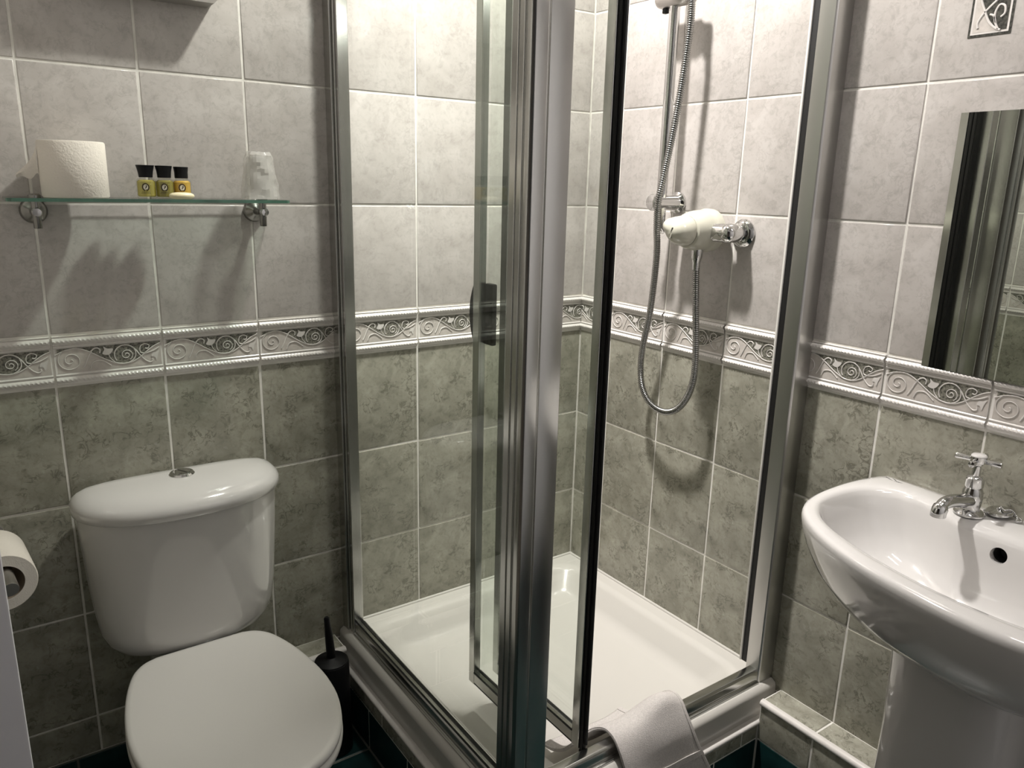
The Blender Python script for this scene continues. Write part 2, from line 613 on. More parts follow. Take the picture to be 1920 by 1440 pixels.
# back wall -----------------------------------------------------------------
bm = bmesh.new(); box(bm, XL - 0.1, 0.1, 0.0016, 0.1, 0, CEIL)
wall_back = struct(finish(bm, 'wall_back', M['grout'], None, None))
V4 = -0.5473
js = sorted([V4 + PW * k for k in range(-5, 3)])
js = [XL] + [j for j in js if j > XL + 0.002] + [0.0]
tile_wall(wall_back, (0, 0), 0.0, [(a, b, a > XL + 0.001) for a, b in zip(js, js[1:])], CEIL)
# right wall: local x runs toward -y -------------------------------------------
YF = -2.06
bm = bmesh.new(); box(bm, 0.0016, 0.1, YF, 0.0, 0, CEIL)
wall_right = struct(finish(bm, 'wall_right', M['grout'], None, None))
js = [0.0] + [0.131 + 0.202 * k for k in range(0, 10)]
js = [j for j in js if j < -YF] + [-YF]
tile_wall(wall_right, (0, 0), -PI / 2, [(a, b, a > 0.01) for a, b in zip(js, js[1:])], CEIL)
# left wall: local x runs toward +y ----------------------------------------------
YD = -0.95                       # door frame begins here
bm = bmesh.new(); box(bm, XL - 0.1, XL - 0.0016, YD, 0.0, 0, CEIL)
wall_left = struct(finish(bm, 'wall_left', M['grout'], None, None))
js = [YD + 0.135] + [YD + 0.135 + PW * k for k in range(1, 5)]
js = [YD] + [j for j in js if j < -0.002] + [0.0]
tile_wall(wall_left, (XL, 0), PI / 2, [(a, b, a > YD + 0.001) for a, b in zip(js, js[1:])], CEIL)
# front wall behind the viewer, ceiling, floor ----------------------------------
bm = bmesh.new(); box(bm, XL - 0.1, 0.1, YF - 0.1, YF, 0, CEIL)
struct(finish(bm, 'wall_front', M['paint'], None, None))
bm = bmesh.new(); box(bm, XL - 0.1, 0.1, YF - 0.1, 0.1, CEIL, CEIL + 0.08)
struct(finish(bm, 'ceiling', M['ceiling'], None, None))
bm = bmesh.new(); box(bm, XL - 0.1, 0.1, YF - 0.1, 0.1, -0.1, -0.0014)
floor = struct(finish(bm, 'floor', M['grout_dark'], None, None))


def flat_tile_mesh(wd, dp, mat):
    key = ('f', round(wd, 4), round(dp, 4), mat)
    if key not in mesh_cache:
        bm = bmesh.new()
        def ring(i, z):
            return [(i, i, z), (wd - i, i, z), (wd - i, dp - i, z), (i, dp - i, z)]
        loft(bm, [ring(0, -0.004), ring(0, -0.0012), ring(0.002, 0)], True, False, True)
        bmesh.ops.recalc_face_normals(bm, faces=bm.faces)
        me = bpy.data.meshes.new('tile'); bm.to_mesh(me); bm.free()
        me.materials.append(M[mat])
        mesh_cache[key] = me
    return mesh_cache[key]


fx = [XL] + [-0.8 - 0.203 * k for k in (3, 2, 1, 0)] + [-0.597, -0.394, -0.191, 0.0]
fy = [YF] + [-0.2028 - 0.203 * k for k in range(9, -1, -1) if -0.2028 - 0.203 * k > YF + 0.01] + [0.0]
for a, b in zip(fx, fx[1:]):
    for c, d in zip(fy, fy[1:]):
        put(flat_tile_mesh(b - a - G, d - c - G, 'tile_teal'), 'tile', floor, (a + G / 2, c + G / 2, 0), 0, False)

# skirting, tray plinth, pipe ledges ----------------------------------------------
def skirting(parent, org, rot, spans, z0=0.0, z1=SKT, mat='tile_teal'):
    ca, sa = math.cos(rot), math.sin(rot)
    for a, b in spans:
        put(tile_mesh(b - a - G, z1 - z0 - G, mat), 'skirting_tile' if mat == 'tile_teal' else 'tile', parent,
            (org[0] + ca * (a + G / 2), org[1] + sa * (a + G / 2), z0 + G / 2), rot, False)


def spans(a, b, first, pitch):
    p = [a]
    x = first
    while x < b - 0.004:
        if x > a + 0.004:
            p.append(x)
        x += pitch
    p.append(b)
    return list(zip(p, p[1:]))


PF = 0.800                      # outer face of plinth
bm = bmesh.new(); box(bm, -PF + 0.0016, 0.0, -PF + 0.0016, 0.0, 0, 0.158)
plinth = struct(finish(bm, 'trim_1', M['grout'], None, None))
skirting(plinth, (-PF, 0), -PI / 2, spans(0.0, PF, 0.203, 0.203))
skirting(plinth, (-PF, -PF), 0.0, spans(0.0, PF - 0.075, 0.17, 0.203))
skirting(plinth, (-PF, 0), -PI / 2, spans(0.0, PF, 0.075, 0.203), SKT, 0.147, 'tile_green')
skirting(plinth, (-PF, -PF), 0.0, spans(0.0, PF - 0.075, 0.06, 0.203), SKT, 0.147, 'tile_green')
bm = bmesh.new()
prof = [(0, 0.0), (-0.006, 0.001), (-0.0085, 0.004), (-0.009, 0.008), (-0.0075, 0.0115), (-0.003, 0.0135), (0.008, 0.014), (0.008, 0)]
def lpath(d, z):
    return [(-PF + 0.006 + d, 0, 0.146 + z), (-PF + 0.006 + d, -PF + 0.006 + d, 0.146 + z), (0, -PF + 0.006 + d, 0.146 + z)]
vr = [[bm.verts.new(p) for p in lpath(d, z)] for d, z in prof]
for a, b in zip(vr, vr[1:] + vr[:1]):
    for i in range(2):
        bm.faces.new((a[i], a[i + 1], b[i + 1], b[i]))
finish(bm, 'bead', M['glaze'], plinth, 60)

LH, LD = 0.2145, 0.075          # ledge height and depth


def ledge(name, org, rot, length, j0):
    """ledge against a wall: local x along it, -y out of the wall"""
    ca, sa = math.cos(rot), math.sin(rot)
    def W(x, y, z):
        return (org[0] + ca * x - sa * y, org[1] + sa * x + ca * y, z)
    bm = bmesh.new()
    vs = box(bm, 0, length, -LD + 0.0016, 0, 0, LH - 0.0016)
    for v in vs:
        v.co = W(*v.co)
    o = struct(finish(bm, name, M['grout'], None, None))
    fo = W(0, -LD, 0)
    skirting(o, fo, rot, spans(0, length, 0.12, 0.203))
    skirting(o, fo, rot, spans(0, length, j0, 0.202), SKT, LH - 0.012, 'tile_green')
    for a, b in spans(0, length, j0, 0.202):
        me = flat_tile_mesh(b - a - G, LD - 0.010, 'tile_green')
        put(me, 'tile', o, W(a + G / 2, -LD + 0.008, LH), rot, False)
    bm = bmesh.new()
    pr = [(-LD + 0.010, LH + 0.001), (-LD + 0.004, LH + 0.0015), (-LD - 0.001, LH), (-LD - 0.004, LH - 0.004), (-LD - 0.0045, LH - 0.009),
          (-LD - 0.002, LH - 0.0125), (-LD + 0.010, LH - 0.0125)]
    loft(bm, [[W(0, y, z) for y, z in pr], [W(length, y, z) for y, z in pr]], True, True, True)
    finish(bm, 'bead', M['glaze'], o, 60)
    return o


ledge('trim_2', (0, -PF), -PI / 2, -YF - PF, 0.139)
ledge('trim_3', (-1.10, 0), 0.0, 0.30, 0.147)
bm = bmesh.new(); box(bm, XL, -1.10, -0.0004, 0.004, 0, SKT)
bb = struct(finish(bm, 'baseboard_back', M['grout_dark'], None, None))
skirting(bb, (0, -0.003), 0, spans(XL, -1.10, -1.409, 0.203))

# white door frame at the far left, door closing the opening
bm = bmesh.new()
box(bm, XL - 0.1, -1.4862, YD - 0.03, YD, 0, 2.08, 0, 0.002)
struct(finish(bm, 'trim_4', M['paint'], None))
HX = XL - 1.25                   # far side of the hall beyond the open doorway
bm = bmesh.new()
box(bm, XL - 0.87, XL - 0.11, YD - 0.075, YD - 0.035, 0.008, 2.05, 0, 0.003)
for z0, z1 in ((0.2, 0.95), (1.1, 1.9)):
    box(bm, XL - 0.75, XL - 0.23, YD - 0.080, YD - 0.072, z0, z1, 0, 0.003)
door = struct(finish(bm, 'door_1', M['paint'], None))
bm = bmesh.new()
lathe(bm, [(0.025, 0), (0.025, 0.006), (0.010, 0.008), (0.010, 0.04)], (XL - 0.80, YD - 0.0751, 1.02), (0, -1, 0), 16)
tube(bm, [(XL - 0.80, YD - 0.11, 1.02), (XL - 0.77, YD - 0.115, 1.02), (XL - 0.69, YD - 0.115, 1.02)], 0.009, 10)
finish(bm, 'door_handle', M['steel'], door)
bm = bmesh.new(); box(bm, HX - 0.1, HX, YF - 0.6, 0.1, 0, CEIL)
struct(finish(bm, 'wall_hall', M['hall'], None, None))
bm = bmesh.new(); box(bm, HX, XL - 0.1, YF - 0.6, 0.1, -0.1, 0.0)
struct(finish(bm, 'floor_hall', M['hall'], None, None))
bm = bmesh.new(); box(bm, HX - 0.1, XL - 0.1, YF - 0.6, 0.1, CEIL, CEIL + 0.08)
struct(finish(bm, 'ceiling_hall', M['hall'], None, None))
bm = bmesh.new(); box(bm, XL - 0.1, XL, YF, YD, 2.08, CEIL)
struct(finish(bm, 'trim_5', M['paint'], None, None))

# ------------------------------------------------------------------ shower tray
tray = thing('shower_tray', 'low square white shower tray set in the tiled corner', 'shower tray', (-0.39, -0.39, 0.158))
E0 = 0.787
bm = bmesh.new()
rg = [rrect(-E0, 0, -E0, 0, 0.004, 0.158), rrect(-E0, 0, -E0, 0, 0.004, 0.160), rrect(-E0, 0, -E0, 0, 0.004, 0.2155), rrect(-E0, 0, -E0, 0, 0.004, 0.218), rrect(-E0 + 0.0025, 0, -E0 + 0.0025, 0, 0.004, 0.225),
      rrect(-E0 + 0.01, -0.001, -E0 + 0.01, -0.001, 0.004, 0.231), rrect(-E0 + 0.013, -0.002, -E0 + 0.013, -0.002, 0.004, 0.2322), rrect(-E0 + 0.02, -0.002, -E0 + 0.02, -0.002, 0.004, 0.2325), rrect(-0.728, -0.036, -0.728, -0.036, 0.05, 0.2325),
      rrect(-0.722, -0.040, -0.722, -0.040, 0.05, 0.2325), rrect(-0.712, -0.050, -0.712, -0.050, 0.05, 0.229), rrect(-0.706, -0.058, -0.706, -0.058, 0.05, 0.221),
      rrect(-0.688, -0.082, -0.688, -0.082, 0.055, 0.183), rrect(-0.676, -0.094, -0.676, -0.094, 0.06, 0.170),
      rrect(-0.655, -0.115, -0.655, -0.115, 0.06, 0.164), rrect(-0.56, -0.20, -0.56, -0.20, 0.06, 0.161), rrect(-0.40, -0.38, -0.40, -0.38, 0.009, 0.159)]
loft(bm, rg, True, False, True)
finish(bm, 'basin_shell', M['acrylic'], tray, 50)
bm = bmesh.new()                 # silicone bead along the two walls
for p in (((-E0 + 0.02, -0.001), (-0.001, -0.001)), ((-0.001, -0.001), (-0.001, -E0 + 0.02))):
    tube(bm, [(*p[0], 0.2335), (*p[1], 0.2335)], 0.0045, 8)
finish(bm, 'silicone_seal', M['acrylic'], tray, 60)

# ------------------------------------------------------------------ shower enclosure
H0, H1 = 0.2325, 2.39
enc = thing('shower_enclosure', 'chrome framed glass corner enclosure with its folding door open inwards', 'shower enclosure', (-0.39, -0.39, H0))


def vprof(name, poly, z0, z1, mat='alu', bev=0.0012):
    bm = bmesh.new()
    prism(bm, poly, z0, z1, 'z')
    es = [e for e in bm.edges if abs(e.verts[0].co.z - e.verts[1].co.z) > 0.1]
    bmesh.ops.bevel(bm, geom=es, offset=bev, segments=2, profile=0.5, affect='EDGES', clamp_overlap=True)
    return finish(bm, name, M[mat], enc, 18)


# left wall profile with two grooves on its outer face
vprof('wall_profile', [(-0.742, -0.0005), (-0.742, -0.058), (-0.7685, -0.058), (-0.7685, -0.0475), (-0.7625, -0.0475), (-0.7625, -0.0425),
                       (-0.7685, -0.0425), (-0.7685, -0.034), (-0.764, -0.034), (-0.764, -0.030), (-0.773, -0.030), (-0.775, -0.0005)], H0, H1)
# right jamb
vprof('wall_profile', [(-0.0005, -0.725), (-0.0005, -0.772), (-0.046, -0.770), (-0.0505, -0.766), (-0.0505, -0.731), (-0.036, -0.731), (-0.036, -0.725)], H0, H1, 'alu_satin')
# corner post
vprof('corner_post', [(-0.694, -0.722), (-0.694, -0.7685), (-0.7375, -0.7685), (-0.739, -0.7655), (-0.7425, -0.7655), (-0.744, -0.772),
                      (-0.767, -0.772), (-0.772, -0.767), (-0.772, -0.7555), (-0.768, -0.7545), (-0.768, -0.751), (-0.772, -0.750), (-0.772, -0.738),
                      (-0.7665, -0.737), (-0.7665, -0.733), (-0.7705, -0.732), (-0.7705, -0.716), (-0.745, -0.716), (-0.740, -0.722)], 0.20, H1)
# bottom and top rails
rail = [(0.0005, 0.0), (0.0005, 0.028), (0.006, 0.033), (0.024, 0.033), (0.030, 0.029), (0.030, 0.006), (0.036, 0.004), (0.036, 0.0)]


def rails(z, flip):
    s = -1 if flip else 1
    for side in ('left', 'front'):
        bm = bmesh.new()
        pl = [(-0.736 - a, z + s * b) for a, b in rail]
        if side == 'left':
            prism(bm, pl, -0.716, -0.058, 'y')
        else:
            prism(bm, pl, -0.694, -0.0505, 'x')
        es = [e for e in bm.edges if (e.verts[0].co - e.verts[1].co).length > 0.3]
        bmesh.ops.bevel(bm, geom=es, offset=0.0012, segments=2, profile=0.5, affect='EDGES')
        finish(bm, 'top_rail' if flip else 'bottom_rail', M['alu'], enc, 18)


rails(H0, False)
rails(H1, True)
bm = bmesh.new(); box(bm, -0.757, -0.752, -0.718, -0.052, H0 + 0.026, H1 - 0.026)
finish(bm, 'glass_pane', M['glass'], enc, None)
bm = bmesh.new(); box(bm, -0.7485, -0.7455, -0.716, -0.058, H0 + 0.033, H0 + 0.038)
box(bm, -0.7635, -0.7605, -0.716, -0.058, H0 + 0.033, H0 + 0.036)
finish(bm, 'gasket', M['rubber'], enc, None)
# magnetic strike on the right jamb
bm = bmesh.new(); box(bm, -0.049, -0.038, -0.7305, -0.716, H0 + 0.034, H1 - 0.034, 0, 0.001)
finish(bm, 'strike_seal', M['rubber'], enc)
bm = bmesh.new(); box(bm, -0.052, -0.040, -0.716, -0.711, H0 + 0.034, H1 - 0.034, 0, 0.001)
finish(bm, 'strike_strip', M['seal_white'], enc)


def leaf(x, y0, y1, fold_seal, free_seal, side):
    """one leaf of the bifold door, folded square to the opening, in the plane x; y0 is the far end"""
    zb, zt = H0 + 0.020, H1 - 0.04
    t = 0.0085
    bm = bmesh.new()
    box(bm, x - t, x + t, y0 - 0.022, y0, zb, zt, 0, 0.0012)
    box(bm, x - t, x + t, y1, y1 + 0.022, zb, zt, 0, 0.0012)
    box(bm, x - t, x + t, y1 + 0.0222, y0 - 0.0222, zb + 0.006, zb + 0.030, 0, 0.0012)
    box(bm, x - t, x + t, y1 + 0.0222, y0 - 0.0222, zt - 0.03, zt - 0.006, 0, 0.0012)
    lf = finish(bm, 'door_leaf', M['alu'], enc, 18)
    bm = bmesh.new(); box(bm, x - 0.002, x + 0.002, y1 + 0.016, y0 - 0.016, zb + 0.026, zt - 0.026)
    finish(bm, 'pane', M['glass'], lf, None)
    bm = bmesh.new()
    for s in (-1, 1):
        box(bm, x + s * t - 0.0012, x + s * t + 0.0012, y1 + 0.022, y0 - 0.022, zb + 0.0302, zb + 0.0335)
        box(bm, x + s * 0.0060 - 0.0012, x + s * 0.0060 + 0.0012, y1 + 0.022, y0 - 0.022, zb + 0.001, zb + 0.0058)
    finish(bm, 'gasket', M['rubber'], lf, None)
    return lf


L1 = leaf(-0.628, -0.405, -0.676, True, False, -1)
bm = bmesh.new()
box(bm, -0.690, -0.660, -0.724, -0.690, H0 + 0.020, H1 - 0.04, 0, 0.002)
finish(bm, 'pivot_stile', M['alu'], L1, 18)
bm = bmesh.new()
box(bm, -0.6598, -0.640, -0.7, -0.690, H0 + 0.020, H1 - 0.04)
finish(bm, 'pivot_seal', M['rubber'], L1, None)
L2 = leaf(-0.562, -0.405, -0.722, True, True, 1)
bm = bmesh.new()
box(bm, -0.5675, -0.5565, -0.7310, -0.7222, H0 + 0.020, H1 - 0.04, 0, 0.001)
box(bm, -0.5645, -0.5595, -0.7390, -0.7312, H0 + 0.036, H1 - 0.04, 0, 0.001)
finish(bm, 'edge_seal', M['rubber'], L2)
bm = bmesh.new()                                   # roller block in the rail
box(bm, -0.569, -0.555, -0.735, -0.722, H0 + 0.008, H0 + 0.0198, 0, 0.002)
finish(bm, 'roller', M['rubber'], L2)
bm = bmesh.new()                                   # soft hinge between the leaves at the fold
pts = [(-0.600, -0.4048), (-0.595, -0.400), (-0.585, -0.398), (-0.572, -0.400), (-0.566, -0.4048)]
for a, b in zip(pts, pts[1:]):
    z0, z1 = H0 + 0.04, H1 - 0.044
    f = bm.faces.new([bm.verts.new(p) for p in ((*a, z0), (*b, z0), (*b, z1), (*a, z1))])
bmesh.ops.remove_doubles(bm, verts=bm.verts, dist=1e-6)
finish(bm, 'hinge_strip', M['glass'], L1, 60)


bm = bmesh.new()                                   # bowed black finger pull standing off the fold edge
n = 16
rings = []
for i in range(n + 1):
    t = i / n
    z = 1.054 + 0.122 * t
    d = 0.002 + 0.018 * math.sin(PI * t) ** 0.75
    rings.append([(-0.633, -0.4045, z), (-0.632, -0.4045 + d, z), (-0.612, -0.4045 + d, z), (-0.611, -0.4045, z)])
loft(bm, rings, True, True, True)
finish(bm, 'handle', M['black'], L1, 40)
bm = bmesh.new()
box(bm, -0.6192, -0.607, -0.450, -0.422, 1.052, 1.178, 0, 0.003)
finish(bm, 'handle', M['black'], L1, 40)

# ------------------------------------------------------------------ shower riser rail, valve, hose
RY = -0.352
ZR = 1.3386
rail_t = thing('shower_rail', 'chrome riser rail with round wall bracket on the shower wall', 'shower rail', (0, RY, ZR))
bm = bmesh.new()
lathe(bm, [(0.0118, 0), (0.0125, 0.002), (0.0125, 0.78)], (-0.060, RY, 1.272), (0, 0, 1), 20)
for v in bm.verts:                                  # slanted cut at the foot
    if v.co.z < 1.28:
        v.co.z -= 0.010 * (v.co.x + 0.060) / 0.0125
finish(bm, 'pole', M['chrome'], rail_t, 40)
for z in (ZR, 2.02):
    bm = bmesh.new()
    lathe(bm, [(0.026, 0), (0.026, 0.006), (0.019, 0.011), (0.0175, 0.013), (0.0170, 0.078), (0.0150, 0.079), (0.0150, 0.082), (0.0200, 0.083), (0.0205, 0.090), (0.018, 0.094), (0.010, 0.0965), (0.0, 0.097)], (-0.0005, RY, z), (-1, 0, 0), 28)
    finish(bm, 'wall_bracket', M['chrome'], rail_t, 40)
bm = bmesh.new()
lathe(bm, [(0.0, -0.002), (0.012, 0), (0.019, 0.006), (0.022, 0.016), (0.0225, 0.05), (0.0225, 0.085), (0.019, 0.090), (0.017, 0.10)], (-0.062, -0.300, 1.800), (0, -1, 0), 28)
sl = finish(bm, 'handset_holder', M['steel'], rail_t, 40)
bm = bmesh.new()
lathe(bm, [(0.017, 0), (0.0155, 0.014), (0.0125, 0.030)], (-0.066, -0.403, 1.812), (-0.05, -0.15, -1), 20)
finish(bm, 'holder_cone', M['chrome'], sl, 40)
bm = bmesh.new()
box(bm, -0.068, -0.056, -0.331, -0.319, 1.768, 1.780, 0, 0.002)
finish(bm, 'lock_button', M['black'], sl)

hp = [(-0.068, -0.409, 1.790), (-0.070, -0.413, 1.764), (-0.073, -0.415, 1.72), (-0.080, -0.410, 1.606), (-0.092, -0.403, 1.488), (-0.107, -0.396, 1.385),
      (-0.108, -0.388, 1.336), (-0.098, -0.380, 1.28), (-0.080, -0.368, 1.209), (-0.065, -0.345, 1.075), (-0.058, -0.320, 0.972), (-0.055, -0.3145, 0.913), (-0.055, -0.326, 0.862),
      (-0.057, -0.360, 0.828), (-0.060, -0.410, 0.819), (-0.063, -0.455, 0.836), (-0.065, -0.488, 0.874), (-0.066, -0.506, 0.928), (-0.067, -0.506, 1.004),
      (-0.068, -0.496, 1.10), (-0.068, -0.489, 1.17), (-0.068, -0.4865, 1.204)]
c = catmull(hp, 40)
L = [0]
for a, b in zip(c, c[1:]):
    L.append(L[-1] + (b - a).length)
tot = L[-1]
pts, rad = [], []
k = 0
npt = int(tot / 0.0016)
for i in range(npt + 1):
    s = tot * i / npt
    while k < len(L) - 2 and L[k + 1] < s:
        k += 1
    t = (s - L[k]) / max(1e-9, L[k + 1] - L[k])
    pts.append(c[k].lerp(c[k + 1], t))
    rad.append(0.0086 if i % 3 else 0.0066)
bm = bmesh.new(); tube(bm, pts, 0.008, 9, 0, True, rad)
hose = finish(bm, 'shower_hose', M['hose'], None, 80)
tag(hose, 'looped chrome hose hanging from the riser rail to the cream shower valve', 'hose')

VY, VZ = -0.4800, 1.2790
valve = thing('shower_valve', 'cream white bar shower valve with lever knob on the grey tiled shower wall', 'shower valve', (0, VY, VZ))
bm = bmesh.new()
lathe(bm, [(0.046, 0.020), (0.0500, 0.026), (0.0505, 0.042), (0.0485, 0.047), (0.0475, 0.049), (0.0475, 0.060), (0.0465, 0.076), (0.0435, 0.092), (0.0395, 0.102), (0.0355, 0.105)], (0, VY, VZ), (-1, 0, 0), 40)
finish(bm, 'body', M['cream'], valve, 30)
bm = bmesh.new()
rings = []
for r, h, pk in ((0.0340, 0.1055, 0), (0.0350, 0.108, 0), (0.0345, 0.118, 0.05), (0.0320, 0.130, 0.30), (0.0270, 0.141, 0.70), (0.0205, 0.150, 0.95), (0.0120, 0.156, 0.8), (0.004, 0.158, 0.2)):
    ring = []
    for i in range(40):
        a = 2 * PI * i / 40
        d = math.cos(a - math.radians(38))
        rr = r * (1 + 0.45 * pk * max(0, d) ** 6)
        ring.append((-h - 0.006 * pk * max(0, d) ** 3, VY + rr * math.cos(a), VZ + rr * math.sin(a)))
    rings.append(ring)
loft(bm, rings, True, True, True)
kn = finish(bm, 'control_knob', M['cream'], valve, 40)
bm = bmesh.new()
for (dy, dz, ln, mi) in ((-0.004, 0.003, 0.011, 0), (-0.007, -0.011, 0.010, 1)):
    x = -0.1545
    box(bm, x - 0.0035, x + 0.006, VY + dy - 0.0013, VY + dy + 0.0013, VZ + dz - ln / 2, VZ + dz + ln / 2, mi)
for v in bm.verts:
    v.co.y -= (v.co.z - VZ) * 0.35
finish(bm, 'pointer_mark', [M['ink'], M['ink_grey']], kn, None)
for sgn in (-1, 1):
    yy = VY + sgn * 0.081
    bm = bmesh.new()
    lathe(bm, [(0.032, 0.0005), (0.032, 0.004), (0.027, 0.010), (0.022, 0.013)], (0, yy, VZ - 0.002), (-1, 0, 0), 28)
    fl = finish(bm, 'wall_flange', M['chrome'], valve, 35)
    bm = bmesh.new()
    lathe(bm, [(0.017, 0.010), (0.0195, 0.016), (0.0205, 0.03), (0.0225, 0.045), (0.022, 0.058), (0.017, 0.067), (0.009, 0.072), (0, 0.073)], (0, yy, VZ - 0.002), (-1, 0, 0), 28)
    lathe(bm, [(0.0205, 0.0), (0.0212, 0.008), (0.0212, 0.045)], (-0.052, yy - sgn * 0.006, VZ - 0.002), (0, -sgn, 0), 28)
    finish(bm, 'inlet_elbow', M['chrome'], valve, 40)
bm = bmesh.new()
lathe(bm, [(0.0135, 0), (0.0135, 0.020), (0.0115, 0.026), (0.0095, 0.034), (0.009, 0.05)], (-0.068, -0.486, 1.2395), (0, 0, -1), 18)
finish(bm, 'outlet', M['chrome'], valve, 35)

# ------------------------------------------------------------------ toilet
TX = -1.160
toilet = thing('toilet', 'white close-coupled toilet with its lid shut against the back wall', 'toilet', (TX, -0.4, 0))
def dring(cy, a, b_back, b_front, z, nb=5, nf=2.3, N=72, cx=TX):
    """D-shaped ring: flat-ish back, bowed front"""
    out = []
    for k in range(N):
        t = 2 * PI * k / N
        c, s_ = math.cos(t), math.sin(t)
        e, b = (nb, b_back) if s_ >= 0 else (nf, b_front)
        out.append((cx + a * math.copysign(abs(c) ** (2 / e), c), cy + b * math.copysign(abs(s_) ** (2 / e), s_), z))
    return out


bm = bmesh.new()
rg = []
for z, a, bk, fr in ((0.384, 0.115, -0.035, -0.135), (0.387, 0.140, -0.026, -0.147), (0.396, 0.158, -0.018, -0.156), (0.414, 0.172, -0.013, -0.163), (0.44, 0.181, -0.011, -0.168), (0.49, 0.187, -0.010, -0.174),
                     (0.56, 0.192, -0.010, -0.180), (0.63, 0.196, -0.010, -0.186), (0.700, 0.199, -0.010, -0.190), (0.7085, 0.1995, -0.010, -0.190)):
    rg.append(dring(-0.062, a, -0.062 * -1 + bk, -0.062 - fr, z))
loft(bm, rg, True, True, True)
cis = finish(bm, 'cistern', M['ceramic'], toilet, 50)
bm = bmesh.new()
rg = []
for z, a, bk, fr in ((0.7088, 0.196, -0.014, -0.187), (0.7088, 0.203, -0.008, -0.197), (0.712, 0.2065, -0.006, -0.2005), (0.722, 0.2085, -0.0055, -0.203), (0.731, 0.2075, -0.006, -0.2015),
                     (0.740, 0.202, -0.009, -0.195), (0.748, 0.193, -0.014, -0.183), (0.7545, 0.178, -0.021, -0.166), (0.7585, 0.152, -0.032, -0.146), (0.7612, 0.11, -0.048, -0.124), (0.762, 0.05, -0.056, -0.102)):
    rg.append(dring(-0.062, a, 0.062 + bk, -0.062 - fr, z, 3.4))
loft(bm, rg, True, True, True)
finish(bm, 'cistern_lid', M['ceramic'], toilet, 60)
BX, BY, BZ = TX + 0.004, -0.080, 0.7612
bm = bmesh.new()
lathe(bm, [(0.0255, -0.004), (0.0255, 0.002), (0.023, 0.0055), (0.0195, 0.007), (0.0185, 0.0055)], (BX, BY, BZ), (0, 0, 1), 32)
fb = finish(bm, 'flush_button', M['chrome'], toilet, 30)
for s in (-1, 1):
    bm = bmesh.new()
    ring = [(BX + 0.0175 * math.cos(math.radians(a)) * s, BY + 0.0175 * math.sin(math.radians(a))) for a in range(-84, 85, 12)]
    ring = [(max(x, BX + 0.0008) if s > 0 else min(x, BX - 0.0008), y) for x, y in ring]
    ca, sa = math.cos(0.5), math.sin(0.5)
    ring = [(BX + (x - BX) * ca - (y - BY) * sa, BY + (x - BX) * sa + (y - BY) * ca) for x, y in ring]
    prism(bm, ring, BZ + 0.004, BZ + (0.0078 if s > 0 else 0.0070), 'z')
    finish(bm, 'push_half', M['chrome'], fb, 30)

hw = [(-0.164, 0.075), (-0.166, 0.093), (-0.172, 0.111), (-0.185, 0.127), (-0.207, 0.142), (-0.25, 0.158), (-0.30, 0.1705), (-0.36, 0.180),
      (-0.42, 0.1835), (-0.48, 0.179), (-0.53, 0.166), (-0.57, 0.149), (-0.605, 0.125), (-0.63, 0.096), (-0.645, 0.062), (-0.651, 0.025)]
LX = -1.1655
out = [(LX + h, y) for y, h in hw] + [(LX - h, y) for y, h in reversed(hw)]
outl = [(p.x, p.y) for p in catmull([(x, y, 0) for x, y in out], 3, closed=True)]


def scaled(o, s, dz, off=0.0):
    cy = -0.41
    return [(LX + (x - LX) * s, cy + (y - cy) * s + off, dz) for x, y in o]


bm = bmesh.new()
loft(bm, [scaled(outl, 0.955, 0.389), scaled(outl, 0.985, 0.3895), scaled(outl, 0.998, 0.392), scaled(outl, 1.0, 0.397), scaled(outl, 0.994, 0.4025), scaled(outl, 0.976, 0.4055),
          scaled(outl, 0.94, 0.4068), scaled(outl, 0.6, 0.4075), scaled(outl, 0.2, 0.4078)], True, True, True)
finish(bm, 'seat_lid', M['seat'], toilet, 60)
bm = bmesh.new()
loft(bm, [scaled(outl, 0.90, 0.367), scaled(outl, 0.992, 0.368), scaled(outl, 1.003, 0.372), scaled(outl, 1.005, 0.378), scaled(outl, 0.998, 0.3845), scaled(outl, 0.97, 0.3885), scaled(outl, 0.62, 0.3885), scaled(outl, 0.62, 0.368)],
     True, False, False)
finish(bm, 'seat', M['seat'], toilet, 50)
bm = bmesh.new()
rg = []
for z, a, bk, fr in ((0.0, 0.098, -0.09, -0.50), (0.012, 0.100, -0.09, -0.505), (0.03, 0.092, -0.09, -0.49), (0.10, 0.086, -0.085, -0.45), (0.18, 0.10, -0.07, -0.48), (0.26, 0.125, -0.09, -0.56),
                     (0.32, 0.155, -0.135, -0.62), (0.352, 0.171, -0.155, -0.643), (0.364, 0.172, -0.157, -0.645), (0.3665, 0.165, -0.16, -0.636)):
    rg.append(sell(LX, (bk + fr) / 2, a, (bk - fr) / 2, 2.4, z, 48, 2.2))
loft(bm, rg, True, True, True)
box(bm, TX - 0.09, TX + 0.09, -0.22, -0.03, 0.30, 0.3635, 0, 0.02, 3)
box(bm, TX - 0.05, TX + 0.05, -0.115, -0.04, 0.34, 0.388, 0, 0.008, 3)
finish(bm, 'pan', M['ceramic'], toilet, 50)
for s in (-1, 1):
    bm = bmesh.new()
    lathe(bm, [(0.011, 0), (0.011, 0.03)], (LX + s * 0.075 - 0.015, -0.158, 0.386), (1, 0, 0), 14)
    finish(bm, 'hinge', M['chrome'], toilet, 40)

